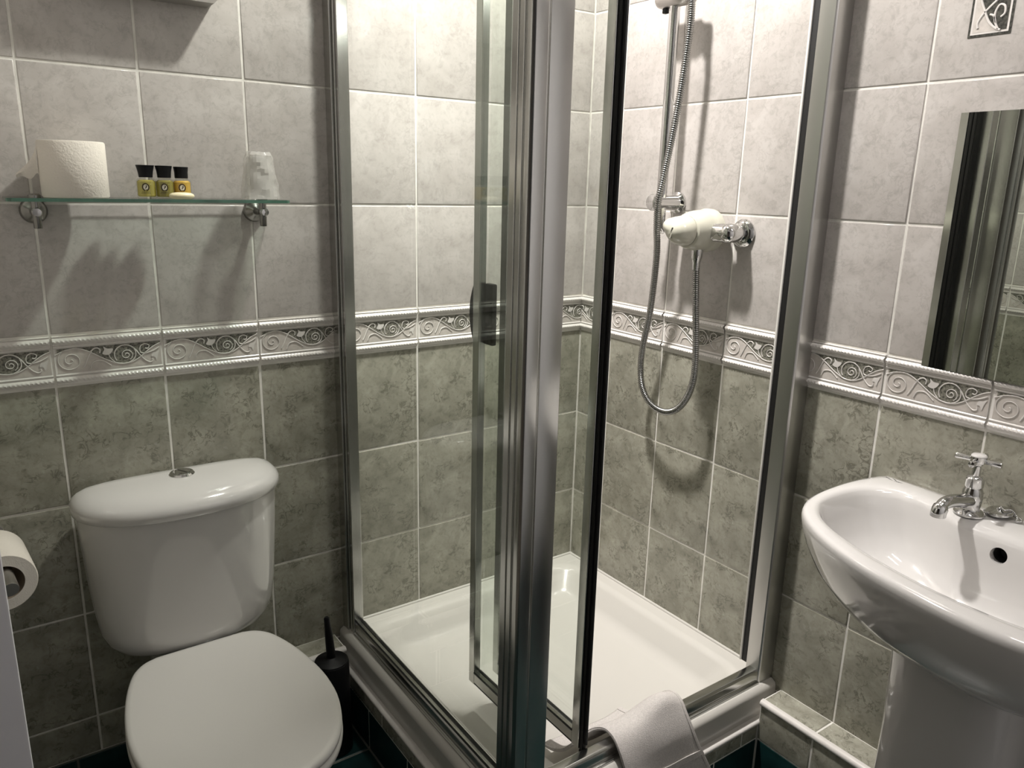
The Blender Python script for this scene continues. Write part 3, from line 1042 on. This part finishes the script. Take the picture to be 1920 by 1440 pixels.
# ------------------------------------------------------------------ toilet brush
BRX, BRY = -0.8690, -0.150
brush = thing('toilet_brush', 'black toilet brush standing in its round black holder beside the toilet', 'toilet brush', (BRX, BRY, 0))
bm = bmesh.new()
lathe(bm, [(0.043, 0), (0.045, 0.003), (0.0415, 0.24), (0.040, 0.244), (0.033, 0.246)], (BRX, BRY, 0), (0, 0, 1), 32, cap1=False)
finish(bm, 'holder', M['black'], brush, 40)
bm = bmesh.new()
lathe(bm, [(0.039, 0.243), (0.0395, 0.247), (0.034, 0.2505), (0.015, 0.253), (0.011, 0.256), (0.010, 0.30), (0.0072, 0.355), (0.0068, 0.362), (0.004, 0.366), (0, 0.367)], (BRX, BRY, 0), (0, 0, 1), 24, cap0=False)
for v in bm.verts:
    if v.co.z > 0.253:
        v.co.x -= 0.07 * (v.co.z - 0.253)
finish(bm, 'handle', M['black'], brush, 40)

# ------------------------------------------------------------------ glass shelf
SZ = 1.330
shelf = thing('glass_shelf', 'clear green-edged glass shelf on two round chrome brackets above the toilet', 'shelf', (-1.155, 0, 1.30))
bm = bmesh.new()
pl = rrect(-1.4075, -0.906, -0.122, -0.012, 0.012, 0, 5)
loft(bm, [[(x, y, SZ - 0.006) for x, y, _ in pl], [(x, y, SZ) for x, y, _ in pl]], True, True, True)
for f in bm.faces:
    f.material_index = 1 if len(f.verts) == 4 else 0
finish(bm, 'glass_pane', [M['shelf_glass'], M['glass_edge']], shelf, None)
for bx in (-1.360, -0.9475):
    bm = bmesh.new()
    lathe(bm, [(0.0235, 0.0005), (0.0235, 0.004), (0.020, 0.010), (0.0105, 0.016), (0.0075, 0.020), (0.0075, 0.055)], (bx, 0, 1.304), (0, -1, 0), 28)
    br = finish(bm, 'bracket', M['dark_chrome'], shelf, 35)
    bm = bmesh.new()
    lathe(bm, [(0.0065, 0), (0.007, 0.001), (0.0075, 0.048)], (bx, -0.062, 1.2745), (0, 0, 1), 18)
    lathe(bm, [(0.0105, 0), (0.0105, 0.004), (0.008, 0.0065), (0, 0.007)], (bx, -0.062, SZ), (0, 0, 1), 18)
    finish(bm, 'clamp_pin', M['dark_chrome'], br, 35)
    bm = bmesh.new()
    lathe(bm, [(0.0085, 0), (0.0085, 0.010), (0.007, 0.0125), (0, 0.013)], (bx, -0.0665, 1.304), (0, -1, 0), 18)
    finish(bm, 'clamp_screw', M['chrome'], br, 35)

# toilet roll standing on the shelf
RX, RYY = -1.2930, -0.066
roll = thing('toilet_roll', 'white embossed toilet roll standing upright on the glass shelf', 'toilet roll', (RX, RYY, SZ))


def roll_mesh(bm, o, ax, R, h, rc=0.021):
    lathe(bm, [(rc, 0), (R - 0.002, 0), (R, 0.0025), (R, h - 0.0025), (R - 0.002, h), (rc, h)], o, ax, 48, 0, False, False)


bm = bmesh.new(); roll_mesh(bm, (RX, RYY, SZ + 0.0005), (0, 0, 1), 0.0555, 0.0995)
finish(bm, 'roll', M['paper'], roll, 50)
bm = bmesh.new(); lathe(bm, [(0.0205, 0), (0.0205, 0.099)], (RX, RYY, SZ + 0.0006), (0, 0, 1), 32, 0, False, False)
finish(bm, 'core', M['card'], roll, 50)
bm = bmesh.new()
rings = []
for i in range(9):
    t = i / 8
    x = RX - 0.0560 - 0.004 * t - 0.030 * t ** 1.5
    y = RYY - 0.004 + 0.010 * t
    z1 = SZ + 0.092 - 0.050 * t ** 0.8
    z0 = SZ + 0.040 - 0.008 * t + 0.004 * math.sin(9 * t)
    rings.append([(x, y, min(z0, z1 - 0.001)), (x - 0.002, y - 0.004, (z0 + z1) / 2), (x, y, z1)])
loft(bm, rings, False)
sh = finish(bm, 'loose_sheet', M['paper'], roll, 70)

# three toiletry bottles ---------------------------------------------------------
def disc_patch(bm, cx, cz, f, pts, mi):
    bm.faces.new([bm.verts.new((cx + a, f(a), cz + b)) for a, b in pts]).material_index = mi


def make_bottle(x, y, rot, label, gel, rb, hb, rc0, rc1, hc):
    t = thing('toiletry_bottle', label, 'bottle', (x, y, SZ + 0.0004), 'toiletry bottles on the glass shelf')
    t.rotation_euler = (0, 0, rot)
    def add(bm, nm, mt, sharp=35, par=None):
        o = finish(bm, nm, mt, None, sharp)
        o.parent = par or t
        return o
    bm = bmesh.new()
    lathe(bm, [(rb - 0.002, 0), (rb, 0.002), (rb, hb - 0.005), (rb - 0.002, hb - 0.0015), (rb - 0.006, hb), (rb - 0.007, hb + 0.002)], (0, 0, 0), (0, 0, 1), 32)
    gl = add(bm, 'glass_body', M['bottle_glass'])
    bm = bmesh.new()
    lathe(bm, [(rb - 0.0032, 0.003), (rb - 0.0014, 0.005), (rb - 0.0014, hb - 0.006), (rb - 0.005, hb - 0.003)], (0, 0, 0), (0, 0, 1), 32)
    add(bm, 'liquid', M[gel])
    bm = bmesh.new()
    lathe(bm, [(rc0 - 0.0006, hb + 0.0015), (rc0, hb + 0.002), (rc0 + 0.0002, hb + 0.006), ((rc0 + rc1) / 2 - 0.0006, hb + hc * 0.55), (rc1, hb + hc - 0.0006), (rc1 - 0.0008, hb + hc)], (0, 0, 0), (0, 0, 1), 32)
    add(bm, 'cap', M['black'], 30)
    # printed oval wreath with a standing bird, and two lines of small print under it
    R = rb + 0.0003
    def f(a):
        return -math.sqrt(max(R * R - a * a, 1e-8))
    bm = bmesh.new()
    cz = hb * 0.56
    N = 20
    for i in range(N):
        a0, a1 = 2 * PI * i / N, 2 * PI * (i + 1) / N
        if 255 < math.degrees((a0 + a1) / 2) < 285:
            continue
        ww = 0.0010 + 0.0004 * (i % 2)
        q = [((0.0058 + s) * math.cos(a), (0.0068 + s) * math.sin(a)) for a, s in ((a0, -ww), (a1, -ww), (a1, 0.0008), (a0, 0.0008))]
        disc_patch(bm, 0, cz, f, q, 0)
    bird = [(-0.0018, -0.0030), (-0.0006, -0.0012), (0.0004, 0.0004), (0.0008, 0.0022), (0.0004, 0.0034), (0.0016, 0.0038), (0.0026, 0.0026), (0.0024, 0.0008), (0.0014, -0.0010), (0.0002, -0.0022)]
    disc_patch(bm, 0.0, cz, f, bird, 0)
    disc_patch(bm, 0.0006, cz - 0.0050, f, [(0.0009 * math.cos(k), 0.0009 * math.sin(k)) for k in [j * PI / 4 for j in range(8)]], 0)
    R2 = R
    R = rb + 0.0002
    disc_patch(bm, 0.0, cz, f, [(0.0042 * math.cos(k), 0.0052 * math.sin(k)) for k in [j * PI / 8 for j in range(16)]], 1)
    R = R2
    for zz, ln in ((0.0095, 0.007), (0.0118, 0.0085)):
        for i in range(7):
            a = -ln + 2 * ln * i / 7
            disc_patch(bm, 0, cz - zz, f, [(a, 0), (a + ln * 0.20, 0), (a + ln * 0.20, 0.0008), (a, 0.0008)], 0)
    o = finish(bm, 'emblem', [M['print_dark'], M['print_white']], None, None, recalc=False)
    o.parent = t
    return t


make_bottle(-1.1715, -0.066, -0.27, 'yellow toiletry bottle, nearest the toilet roll, with the widest flared black cap', 'gel_yellow', 0.0178, 0.0375, 0.0125, 0.0165, 0.0245)
make_bottle(-1.1390, -0.070, -0.25, 'olive toiletry bottle between the yellow and the amber bottles, black flared cap', 'gel_olive', 0.0170, 0.0375, 0.0123, 0.0155, 0.0243)
make_bottle(-1.1065, -0.066, -0.20, 'amber toiletry bottle behind the soap, with a straighter black cap', 'gel_amber', 0.0172, 0.0372, 0.0122, 0.0138, 0.0235)

bm = bmesh.new()
rg = []
for z, s in ((0.0, 0.70), (0.002, 0.90), (0.0055, 1.0), (0.009, 0.93), (0.0115, 0.72), (0.0125, 0.35)):
    rg.append(sell(-1.116, -0.101, 0.0235 * s, 0.015 * s, 2.2, SZ + 0.0004 + z, 32))
loft(bm, rg, True, True, True)
tag(finish(bm, 'soap_bar', M['soap'], None, 60), 'small cream oval soap lying in front of the toiletry bottles', 'soap')

# wrapped plastic cup ------------------------------------------------------------
CX, CY = -0.9515, -0.066
cup = thing('plastic_cup', 'upside-down clear plastic cup in crinkled film at the right shelf end', 'cup', (CX, CY, SZ))
bm = bmesh.new()
pr = [(0.0335, 0.0005), (0.0345, 0.002), (0.0335, 0.004)]
for i in range(12):
    t = i / 11
    pr.append((0.0325 - 0.0085 * t + (0.0006 if i % 2 else 0), 0.006 + 0.078 * t))
pr += [(0.0235, 0.0855), (0.021, 0.087)]
lathe(bm, pr, (CX, CY, SZ), (0, 0, 1), 32, 0, False, True)
finish(bm, 'cup', M['cup'], cup, 40)
bm = bmesh.new()
rings = []
rnd = random.Random(3)
for i in range(15):
    t = i / 14
    z = SZ + 0.0012 + 0.094 * t
    r = 0.0385 - 0.0105 * t
    ring = []
    for k in range(28):
        a = 2 * PI * k / 28
        rr = r + 0.0022 * math.sin(3 * a + 9 * t) * math.sin(5 * t + a) + rnd.uniform(-0.0011, 0.0011)
        if t > 0.93:
            rr *= 0.86
        ring.append((CX + rr * math.cos(a), CY + rr * math.sin(a), z + (rnd.uniform(-0.0015, 0.0015) if i else 0)))
    rings.append(ring)
loft(bm, rings, True, False, True)
finish(bm, 'film_wrapper', M['film'], cup, 12)

# grey unit whose lower edge shows at the top of the picture
bm = bmesh.new()
prism(bm, [(-1.27, 1.7000), (-1.018, 1.7000), (-1.004, 1.714), (-1.004, 1.83), (-1.27, 1.83)], -0.055, -0.0005, 'y')
unit = finish(bm, 'wall_unit', M['unit_grey'], None, 30)
tag(unit, 'grey unit on the back wall, only its bottom edge in sight above the shelf', 'unit')

# ------------------------------------------------------------------ toilet roll on its holder
hold = thing('roll_holder', 'steel rod toilet roll holder fixed beside the toilet at the left', 'roll holder', (-1.502, 0, 0.682))
bm = bmesh.new()
lathe(bm, [(0.025, 0.0005), (0.025, 0.006), (0.0130, 0.010), (0.0128, 0.254), (0.0120, 0.256)], (-1.5045, 0, 0.676), (0.085, -1, -0.02), 24)
finish(bm, 'rod', M['steel'], hold, 35)
roll2 = thing('toilet_roll', 'white toilet roll hanging on the steel rod at the left edge of the picture', 'toilet roll', (-1.50, -0.15, 0.662))
d = Vector((0.085, -1, 0)).normalized()
o = Vector((-1.5035, -0.066, 0.6585))
bm = bmesh.new()
lathe(bm, [(0.052, 0), (0.054, 0.002), (0.054, 0.130), (0.0525, 0.132)], o, d, 48, 0, False, False)
lathe(bm, [(0.0525, 0.132), (0.0330, 0.132), (0.0330, 0.0), (0.052, 0)], o, d, 48, 1, False, False)
finish(bm, 'roll', [M['paper'], M['paper_side']], roll2, 50)
bm = bmesh.new(); lathe(bm, [(0.0325, 0.001), (0.0325, 0.131)], o, d, 32, 0, False, False)
finish(bm, 'core', M['card'], roll2, 50)

# ------------------------------------------------------------------ wash basin, pedestal, tap, plug
basin = thing('wash_basin', 'white pedestal wash basin fixed to the tiled right wall under the mirror', 'basin', (0, -1.265, 0.67))
BC = (-0.235, -1.262)
outer = [(-0.001, -0.970), (-0.08, -0.957), (-0.16, -0.955), (-0.235, -0.962), (-0.295, -0.983), (-0.345, -1.03), (-0.388, -1.10), (-0.418, -1.18), (-0.436, -1.27),
         (-0.443, -1.34), (-0.440, -1.41), (-0.418, -1.48), (-0.37, -1.54), (-0.30, -1.568), (-0.2, -1.58), (-0.1, -1.577), (-0.001, -1.565)]
inner = [(-0.112, -1.262), (-0.112, -1.17), (-0.090, -1.13), (-0.072, -1.08), (-0.078, -1.03), (-0.112, -0.997), (-0.17, -0.984), (-0.2465, -0.991), (-0.308, -1.037), (-0.351, -1.119),
         (-0.380, -1.225), (-0.389, -1.308), (-0.384, -1.39), (-0.360, -1.455), (-0.31, -1.51), (-0.24, -1.54), (-0.16, -1.545), (-0.1, -1.525), (-0.076, -1.48), (-0.074, -1.43), (-0.095, -1.385), (-0.112, -1.345)]


def polar(poly, n=120):
    res = []
    for k in range(n):
        a = 2 * PI * k / n
        dx, dy = math.cos(a), math.sin(a)
        best = None
        for (x0, y0), (x1, y1) in zip(poly, poly[1:] + poly[:1]):
            ex, ey = x1 - x0, y1 - y0
            den = dx * ey - dy * ex
            if abs(den) < 1e-12:
                continue
            px, py = x0 - BC[0], y0 - BC[1]
            t = (px * ey - py * ex) / den
            u = (px * dy - py * dx) / den
            if t > 0 and -1e-6 <= u <= 1 + 1e-6 and (best is None or t < best):
                best = t
        res.append((BC[0] + dx * best, BC[1] + dy * best))
    return res


oc = catmull([(x, y, 0) for x, y in outer], 6)
OUT = polar([(p.x, p.y) for p in oc])
ic = catmull([(x, y, 0) for x, y in inner], 6, closed=True)
INN = polar([(p.x, p.y) for p in ic])


def sc_ring(ring, s, z, fix_back=True):
    out = []
    for x, y in ring:
        sx = s
        nx = BC[0] + (x - BC[0]) * s
        if fix_back and x > BC[0]:
            nx = BC[0] + (x - BC[0]) * (0.55 + 0.45 * s if s < 1 else s)
        out.append((nx, BC[1] + (y - BC[1]) * s, z))
    return out


def mixr(t, z):
    return [(a[0] + (b[0] - a[0]) * t, a[1] + (b[1] - a[1]) * t, z) for a, b in zip(OUT, INN)]


RZ = 0.822
bm = bmesh.new()
rg = [sc_ring(OUT, 0.30, 0.660), sc_ring(OUT, 0.50, 0.664), sc_ring(OUT, 0.66, 0.676), sc_ring(OUT, 0.79, 0.700), sc_ring(OUT, 0.89, 0.733), sc_ring(OUT, 0.955, 0.768), sc_ring(OUT, 0.988, 0.792), sc_ring(OUT, 1.0, RZ - 0.014),
      sc_ring(OUT, 0.999, RZ - 0.006), mixr(0.09, RZ), mixr(0.25, RZ + 0.0018), mixr(0.6, RZ + 0.0016), mixr(0.85, RZ - 0.0005), mixr(0.97, RZ - 0.005)]
for s, z in ((0.985, RZ - 0.014), (0.95, RZ - 0.038), (0.90, RZ - 0.070), (0.82, RZ - 0.100), (0.70, RZ - 0.121), (0.52, RZ - 0.133), (0.30, RZ - 0.139), (0.09, RZ - 0.142)):
    rg.append([(BC[0] + (x - BC[0]) * s, BC[1] + (y - BC[1]) * s, z) for x, y in INN])
loft(bm, rg, True, True, True)
bowl = finish(bm, 'bowl', M['ceramic'], basin, 50)
bm = bmesh.new()
lathe(bm, [(0.022, 0), (0.022, 0.003), (0.017, 0.004)], (BC[0], BC[1], RZ - 0.142), (0, 0, 1), 24)
finish(bm, 'waste', M['chrome'], basin, 35)
bm = bmesh.new()                 # overflow: a round throat bored into the back of the bowl
OVF, OVD = Vector((-0.135, -1.243, RZ - 0.0315)), Vector((1, 0, -0.12))
lathe(bm, [(0.0135, 0), (0.0135, 0.062)], OVF, OVD, 32)
cutter = finish(bm, 'cutter', M['hole'], None, None)
bo = bowl.modifiers.new('bore', 'BOOLEAN')
bo.operation = 'DIFFERENCE'
bo.object = cutter
bo.solver = 'EXACT'
bpy.context.view_layer.update()
ev = bowl.evaluated_get(bpy.context.evaluated_depsgraph_get())
bored = bpy.data.meshes.new_from_object(ev)
bowl.modifiers.clear()
if len(bored.polygons) > 1000:
    bowl.data = bored
bpy.data.objects.remove(cutter)
bm = bmesh.new()
lathe(bm, [(0.0128, 0.030), (0.0128, 0.0585), (0, 0.0590)], OVF, OVD, 32, cap0=False)
finish(bm, 'overflow', M['hole'], basin, 35)
bm = bmesh.new()                 # maker's small mark, three short strokes
for pts in ([(-0.020, -0.984), (-0.026, -0.994), (-0.029, -1.003)], [(-0.016, -0.996), (-0.022, -1.004), (-0.027, -1.010)], [(-0.030, -1.006), (-0.028, -1.014), (-0.026, -1.022)]):
    n = len(pts)
    tube(bm, [(x, y, RZ + 0.0012) for x, y in pts], 0.0011, 6, 0, True, [0.0006] + [0.0013] * (n - 2) + [0.0006])
finish(bm, 'maker_mark', M['ink'], basin, None)

ped = bmesh.new()
PX, PY = -0.195, -1.258
rg = [sell(PX, PY, 0.105, 0.118, 3.0, 0.0, 56), sell(PX, PY, 0.105, 0.118, 3.0, 0.01, 56)]
for z, a, b in ((0.04, 0.098, 0.110), (0.12, 0.094, 0.106), (0.30, 0.093, 0.104), (0.48, 0.094, 0.104), (0.60, 0.098, 0.106), (0.6595, 0.102, 0.109)):
    rg.append(sell(PX, PY, a, b, 3.0, z, 56))
loft(ped, rg, True, True, True)
tag(finish(ped, 'basin_pedestal', M['ceramic'], None, 50), 'white ceramic pedestal column standing under the wash basin', 'pedestal')

TPX, TPY, TPZ = -0.067, -1.1655, RZ + 0.0022
tap = thing('basin_tap', 'chrome cross-head tap with white cap on the basin rim', 'tap', (TPX, TPY, TPZ))
bm = bmesh.new()
lathe(bm, [(0.0255, 0), (0.0255, 0.003), (0.022, 0.0065), (0.0165, 0.009), (0.0155, 0.012), (0.0165, 0.020), (0.0175, 0.032), (0.0165, 0.043), (0.0135, 0.050), (0.0150, 0.053), (0.0150, 0.068), (0.0125, 0.071),
          (0.0070, 0.073), (0.0066, 0.090), (0.0085, 0.092), (0.0085, 0.095)], (TPX, TPY, TPZ), (0, 0, 1), 28)
finish(bm, 'body', M['chrome'], tap, 35)
bm = bmesh.new()
sp = catmull([(TPX, TPY, TPZ + 0.026), (TPX - 0.03, TPY + 0.002, TPZ + 0.030), (TPX - 0.065, TPY + 0.005, TPZ + 0.036), (TPX - 0.088, TPY + 0.0065, TPZ + 0.035), (TPX - 0.099, TPY + 0.007, TPZ + 0.025), (TPX - 0.100, TPY + 0.007, TPZ + 0.016)], 6)
n = len(sp)
tube(bm, sp, 0.012, 18, 0, True, [0.0135 - 0.003 * min(1, 1.6 * i / n) + (0.0022 if i > n * 0.66 else 0) for i in range(n)])
finish(bm, 'spout', M['chrome'], tap, 40)
hz = TPZ + 0.1005
bm = bmesh.new()
lathe(bm, [(0.0085, -0.0065), (0.0125, -0.004), (0.0135, 0.002), (0.0135, 0.007)], (TPX, TPY, hz), (0, 0, 1), 24)
for k in range(4):
    a = math.radians(97 + 90 * k)
    lathe(bm, [(0.0045, 0.010), (0.0042, 0.018), (0.0056, 0.034), (0.0052, 0.0365), (0.003, 0.0375)], (TPX, TPY, hz), (math.cos(a), math.sin(a), 0), 14)
hd = finish(bm, 'cross_handle', M['chrome'], tap, 35)
bm = bmesh.new()
lathe(bm, [(0.0128, 0.007), (0.0128, 0.0085), (0.011, 0.0105), (0, 0.0118)], (TPX, TPY, hz), (0, 0, 1), 24)
finish(bm, 'index_cap', M['ceramic'], hd, 35)

PLX, PLY = -0.030, -1.2005
plug = thing('basin_plug', 'chrome plug with its bead chain lying on the basin deck behind the tap', 'plug', (PLX, PLY, RZ))
bm = bmesh.new()
lathe(bm, [(0.017, 0), (0.019, 0.003), (0.0225, 0.006), (0.0225, 0.0085), (0.020, 0.0105), (0.012, 0.0108), (0.005, 0.0125), (0.004, 0.016), (0, 0.017)], (PLX, PLY, RZ + 0.0022), (-0.12, 0.1, 1), 28)
finish(bm, 'stopper', M['chrome'], plug, 35)
bm = bmesh.new()
ch = catmull([(PLX, PLY, RZ + 0.019), (PLX - 0.006, PLY - 0.008, RZ + 0.017), (PLX + 0.004, PLY - 0.016, RZ + 0.017), (PLX + 0.004, PLY - 0.026, RZ + 0.008), (PLX - 0.010, PLY - 0.031, RZ + 0.005), (PLX - 0.002, PLY - 0.036, RZ + 0.005),
              (PLX + 0.010, PLY - 0.028, RZ + 0.005), (PLX + 0.014, PLY - 0.012, RZ + 0.005), (PLX + 0.012, PLY + 0.010, RZ + 0.005), (PLX + 0.004, PLY + 0.022, RZ + 0.005), (PLX - 0.006, PLY + 0.024, RZ + 0.005)], 5)
for p in ch:
    bmesh.ops.create_icosphere(bm, subdivisions=1, radius=0.0021, matrix=Matrix.Translation(p))
finish(bm, 'bead_chain', M['chrome'], plug, 80)

# ------------------------------------------------------------------ mirror
bm = bmesh.new()
box(bm, -0.0040, -0.0006, -0.465, 0.0, 1.0565, 1.5145, 1)
for f in bm.faces:
    f.material_index = 0 if f.calc_center_median().x < -0.0035 else 1
mir = finish(bm, 'wall_mirror', [M['mirror'], M['mirror_edge']], None, None)
mir.location = (-0.001, -1.0105, 0)
mir.rotation_euler = (0, 0, math.radians(-1.5))      # packed out a little at its far side
for z in (1.10, 1.47):
    bm = bmesh.new()
    lathe(bm, [(0.008, 0), (0.008, 0.0095)], (-0.0006, -1.445, z), (-1, 0, 0), 12)
    pk = finish(bm, 'mirror_spacer', M['black'], None, 40)
    pk.parent = mir
    pk.matrix_parent_inverse = (Matrix.Translation(mir.location) @ mir.rotation_euler.to_matrix().to_4x4()).inverted()
tag(mir, 'frameless rectangular mirror on the right wall above the basin', 'mirror')

# decorative relief insert in the tiling, cut by the top of the picture
bm = bmesh.new()
y0, y1, z0, z1 = -1.0675, -0.998, 1.638, 1.776
bm2 = bm
def WR(a, b, h):                 # a across (left to right), b up, h out of the wall
    return (-h, y1 - a * (y1 - y0), z0 + b * (z1 - z0))
def quadp(pts, h, mi):
    f = bm.faces.new([bm.verts.new(WR(a, b, h)) for a, b in pts]); f.material_index = mi
    if len(pts) > 4:
        bmesh.ops.triangulate(bm, faces=[f])
box(bm, -0.0010, 0.0005, y0, y1, z0, z1, 2)
quadp([(0.055, 0.028), (0.945, 0.028), (0.945, 0.972), (0.055, 0.972)], 0.0012, 0)
quadp([(0.10, 0.05), (0.90, 0.05), (0.90, 0.95), (0.10, 0.95)], 0.0014, 1)
dk = [(0.75, 0.055), (0.895, 0.055), (0.895, 0.945), (0.45, 0.95), (0.25, 0.86), (0.17, 0.72), (0.17, 0.55), (0.22, 0.42), (0.32, 0.30), (0.45, 0.17), (0.60, 0.09)]
quadp(dk, 0.0016, 2)
def rib(pts, wdt, h=0.0028):
    c = catmull([(*p, 0) for p in pts], 6)
    n = len(c)
    rings = []
    for i, p in enumerate(c):
        d = c[min(i + 1, n - 1)] - c[max(i - 1, 0)]
        dx, dz = d.x * (y1 - y0), d.y * (z1 - z0)
        l = math.hypot(dx, dz) or 1
        sx, sz = -dz / l * wdt / 2 / (y1 - y0), dx / l * wdt / 2 / (z1 - z0)
        rings.append([WR(p.x + sx, p.y + sz, 0.0016), WR(p.x + sx * .5, p.y + sz * .5, h), WR(p.x - sx * .5, p.y - sz * .5, h), WR(p.x - sx, p.y - sz, 0.0016)])
    loft(bm, rings, False, False, False, 0)
rib([(0.75, 0.05), (0.60, 0.09), (0.45, 0.17), (0.32, 0.30), (0.20, 0.44), (0.15, 0.58), (0.16, 0.72), (0.25, 0.86), (0.45, 0.95)], 0.0038)
rib([(0.22, 0.10), (0.20, 0.17), (0.30, 0.26), (0.45, 0.34), (0.65, 0.44), (0.80, 0.58), (0.82, 0.74), (0.70, 0.84), (0.50, 0.82), (0.38, 0.70), (0.40, 0.56), (0.52, 0.50)], 0.0040)
rib([(0.70, 0.06), (0.60, 0.16), (0.58, 0.26), (0.66, 0.34), (0.78, 0.32), (0.80, 0.24), (0.72, 0.20)], 0.0036)
rib([(0.46, 0.245), (0.56, 0.22), (0.62, 0.14)], 0.0034)
bmesh.ops.recalc_face_normals(bm, faces=bm.faces)
dt = finish(bm, 'decor_tile', [M['glaze'], M['relief'], M['marbled_dark']], wall_right, 50)
dt.data.polygons.foreach_set('use_smooth', [p.material_index == 0 and len(p.vertices) == 4 for p in dt.data.polygons])

# ------------------------------------------------------------------ towel over the front rail
tw = thing('bath_mat', 'light grey towelling bath mat hung over the lower shower door rail', 'bath mat', (-0.42, -0.75, 0.26))
prof = [(-0.615, 0.180), (-0.645, 0.186), (-0.668, 0.198), (-0.690, 0.226), (-0.706, 0.252), (-0.720, 0.268), (-0.736, 0.2765), (-0.752, 0.2775), (-0.767, 0.2725), (-0.7775, 0.259),
        (-0.7840, 0.238), (-0.7900, 0.210), (-0.7960, 0.180), (-0.8010, 0.150), (-0.8050, 0.120), (-0.8075, 0.085), (-0.8090, 0.050), (-0.8100, 0.022)]
pc = catmull([(0, y, z) for y, z in prof], 5)
n = len(pc)
NT = 48
grid = []


def sst(a, b, x):
    t = max(0.0, min(1.0, (x - a) / (b - a)))
    return t * t * (3 - 2 * t)


for j in range(NT + 1):
    v = j / NT
    row = []
    for i, p in enumerate(pc):
        t = i / (n - 1)
        hang = sst(0.50, 1.0, t)                     # 0 on top of the rail, 1 at the lower hem
        inn = 1 - sst(0.0, 0.40, t)                  # 1 at the end lying in the tray
        xl = -0.514 + 0.046 * hang - 0.060 * inn
        xr = -0.318 + 0.082 * hang - 0.030 * inn
        x = xl + (xr - xl) * v
        topw = math.exp(-((t - 0.43) / 0.16) ** 2)
        bul = 0.034 * math.exp(-((v - 0.74) / 0.26) ** 2) * topw
        fold = (0.0045 * math.sin(6.0 * v + 1.0) + 0.002 * math.sin(13 * v + 2 * t)) * (1 - 0.7 * topw)
        out = Vector((0, -1, 0)) * sst(0.42, 0.62, t) + Vector((0, 0, 1)) * (1 - sst(0.42, 0.62, t))
        q = Vector((x, p.y, p.z)) + out * (0.006 + fold) + Vector((0, 0, bul))
        q += Vector((0, -1, 0)) * 0.012 * math.exp(-((v - 0.72) / 0.25) ** 2) * sst(0.5, 0.62, t)
        row.append(q)
    grid.append(row)
bm = bmesh.new()
vv = [[bm.verts.new(p) for p in r] for r in grid]
for a, b in zip(vv, vv[1:]):
    for i in range(n - 1):
        bm.faces.new((a[i], b[i], b[i + 1], a[i + 1]))
ob = finish(bm, 'cloth', M['towel'], tw, 180)
so = ob.modifiers.new('thick', 'SOLIDIFY'); so.thickness = 0.0055; so.offset = 0.0
# hems and woven bands: raised strips following the cloth
def strip(pts, name, r):
    bm = bmesh.new()
    tube(bm, pts, r, 8)
    finish(bm, name, M['towel'], tw, 80)
def surf(j, i, h):
    p = grid[j][i]
    a = grid[min(j + 1, NT)][i] - grid[max(j - 1, 0)][i]
    b = grid[j][min(i + 1, n - 1)] - grid[j][max(i - 1, 0)]
    nn = a.cross(b).normalized()
    if nn.z < 0 and i < n * 0.5 or (nn.y > 0 and i >= n * 0.5):
        nn = -nn
    return p + nn * h
bm = bmesh.new()
for j0, j1 in ((0, 4), (NT - 2, NT)):
    rings = []
    for i in range(n):
        rings.append([surf(j0, i, 0.0024), surf(j0, i, 0.0044), surf((j0 + j1) // 2, i, 0.0050), surf(j1, i, 0.0044), surf(j1, i, 0.0024)])
    loft(bm, rings, False)
finish(bm, 'side_hem', M['towel'], tw, 80)
for ii in (int(n * 0.70), int(n * 0.80), int(n * 0.89)):
    bm = bmesh.new()
    rings = []
    for j in range(NT + 1):
        rings.append([surf(j, ii - 1, 0.0020), surf(j, ii - 1, 0.0050), surf(j, ii + 1, 0.0050), surf(j, ii + 1, 0.0020)])
    loft(bm, rings, False)
    finish(bm, 'woven_band', M['towel'], tw, 60)

# ------------------------------------------------------------------ lamps (both above the picture)
lamp = thing('ceiling_lamp', 'round flush white ceiling lamp over the shower', 'lamp', (LAMP_A[0], LAMP_A[1], CEIL))
bm = bmesh.new(); lathe(bm, [(0.085, 0), (0.085, 0.014), (0.078, 0.018)], (LAMP_A[0], LAMP_A[1], CEIL), (0, 0, -1), 32)
finish(bm, 'base', M['ceiling'], lamp, 35)
bm = bmesh.new(); lathe(bm, [(0.076, 0.018), (0.072, 0.028), (0.052, 0.038), (0.02, 0.043), (0, 0.044)], (LAMP_A[0], LAMP_A[1], CEIL), (0, 0, -1), 32)
finish(bm, 'diffuser', M['lamp_glow'], lamp, 60)
lamp2 = thing('mirror_lamp', 'slim horizontal tube lamp on the wall above the mirror', 'lamp', (0, LAMP_B[1], LAMP_B[2]))
bm = bmesh.new()
box(bm, -0.05, -0.0005, LAMP_B[1] - 0.05, LAMP_B[1] + 0.05, LAMP_B[2], LAMP_B[2] + 0.05, 0, 0.004)
box(bm, LAMP_B[0] - 0.02, -0.045, LAMP_B[1] - 0.012, LAMP_B[1] + 0.012, LAMP_B[2] + 0.022, LAMP_B[2] + 0.034, 0, 0.002)
finish(bm, 'base', M['ceiling'], lamp2, 35)
bm = bmesh.new()
lathe(bm, [(0.02, 0), (0.022, 0.003), (0.022, 0.337), (0.02, 0.34)], (LAMP_B[0], LAMP_B[1] - 0.17, LAMP_B[2] + 0.01), (0, 1, 0), 20)
finish(bm, 'tube', M['lamp_glow'], lamp2, 35)
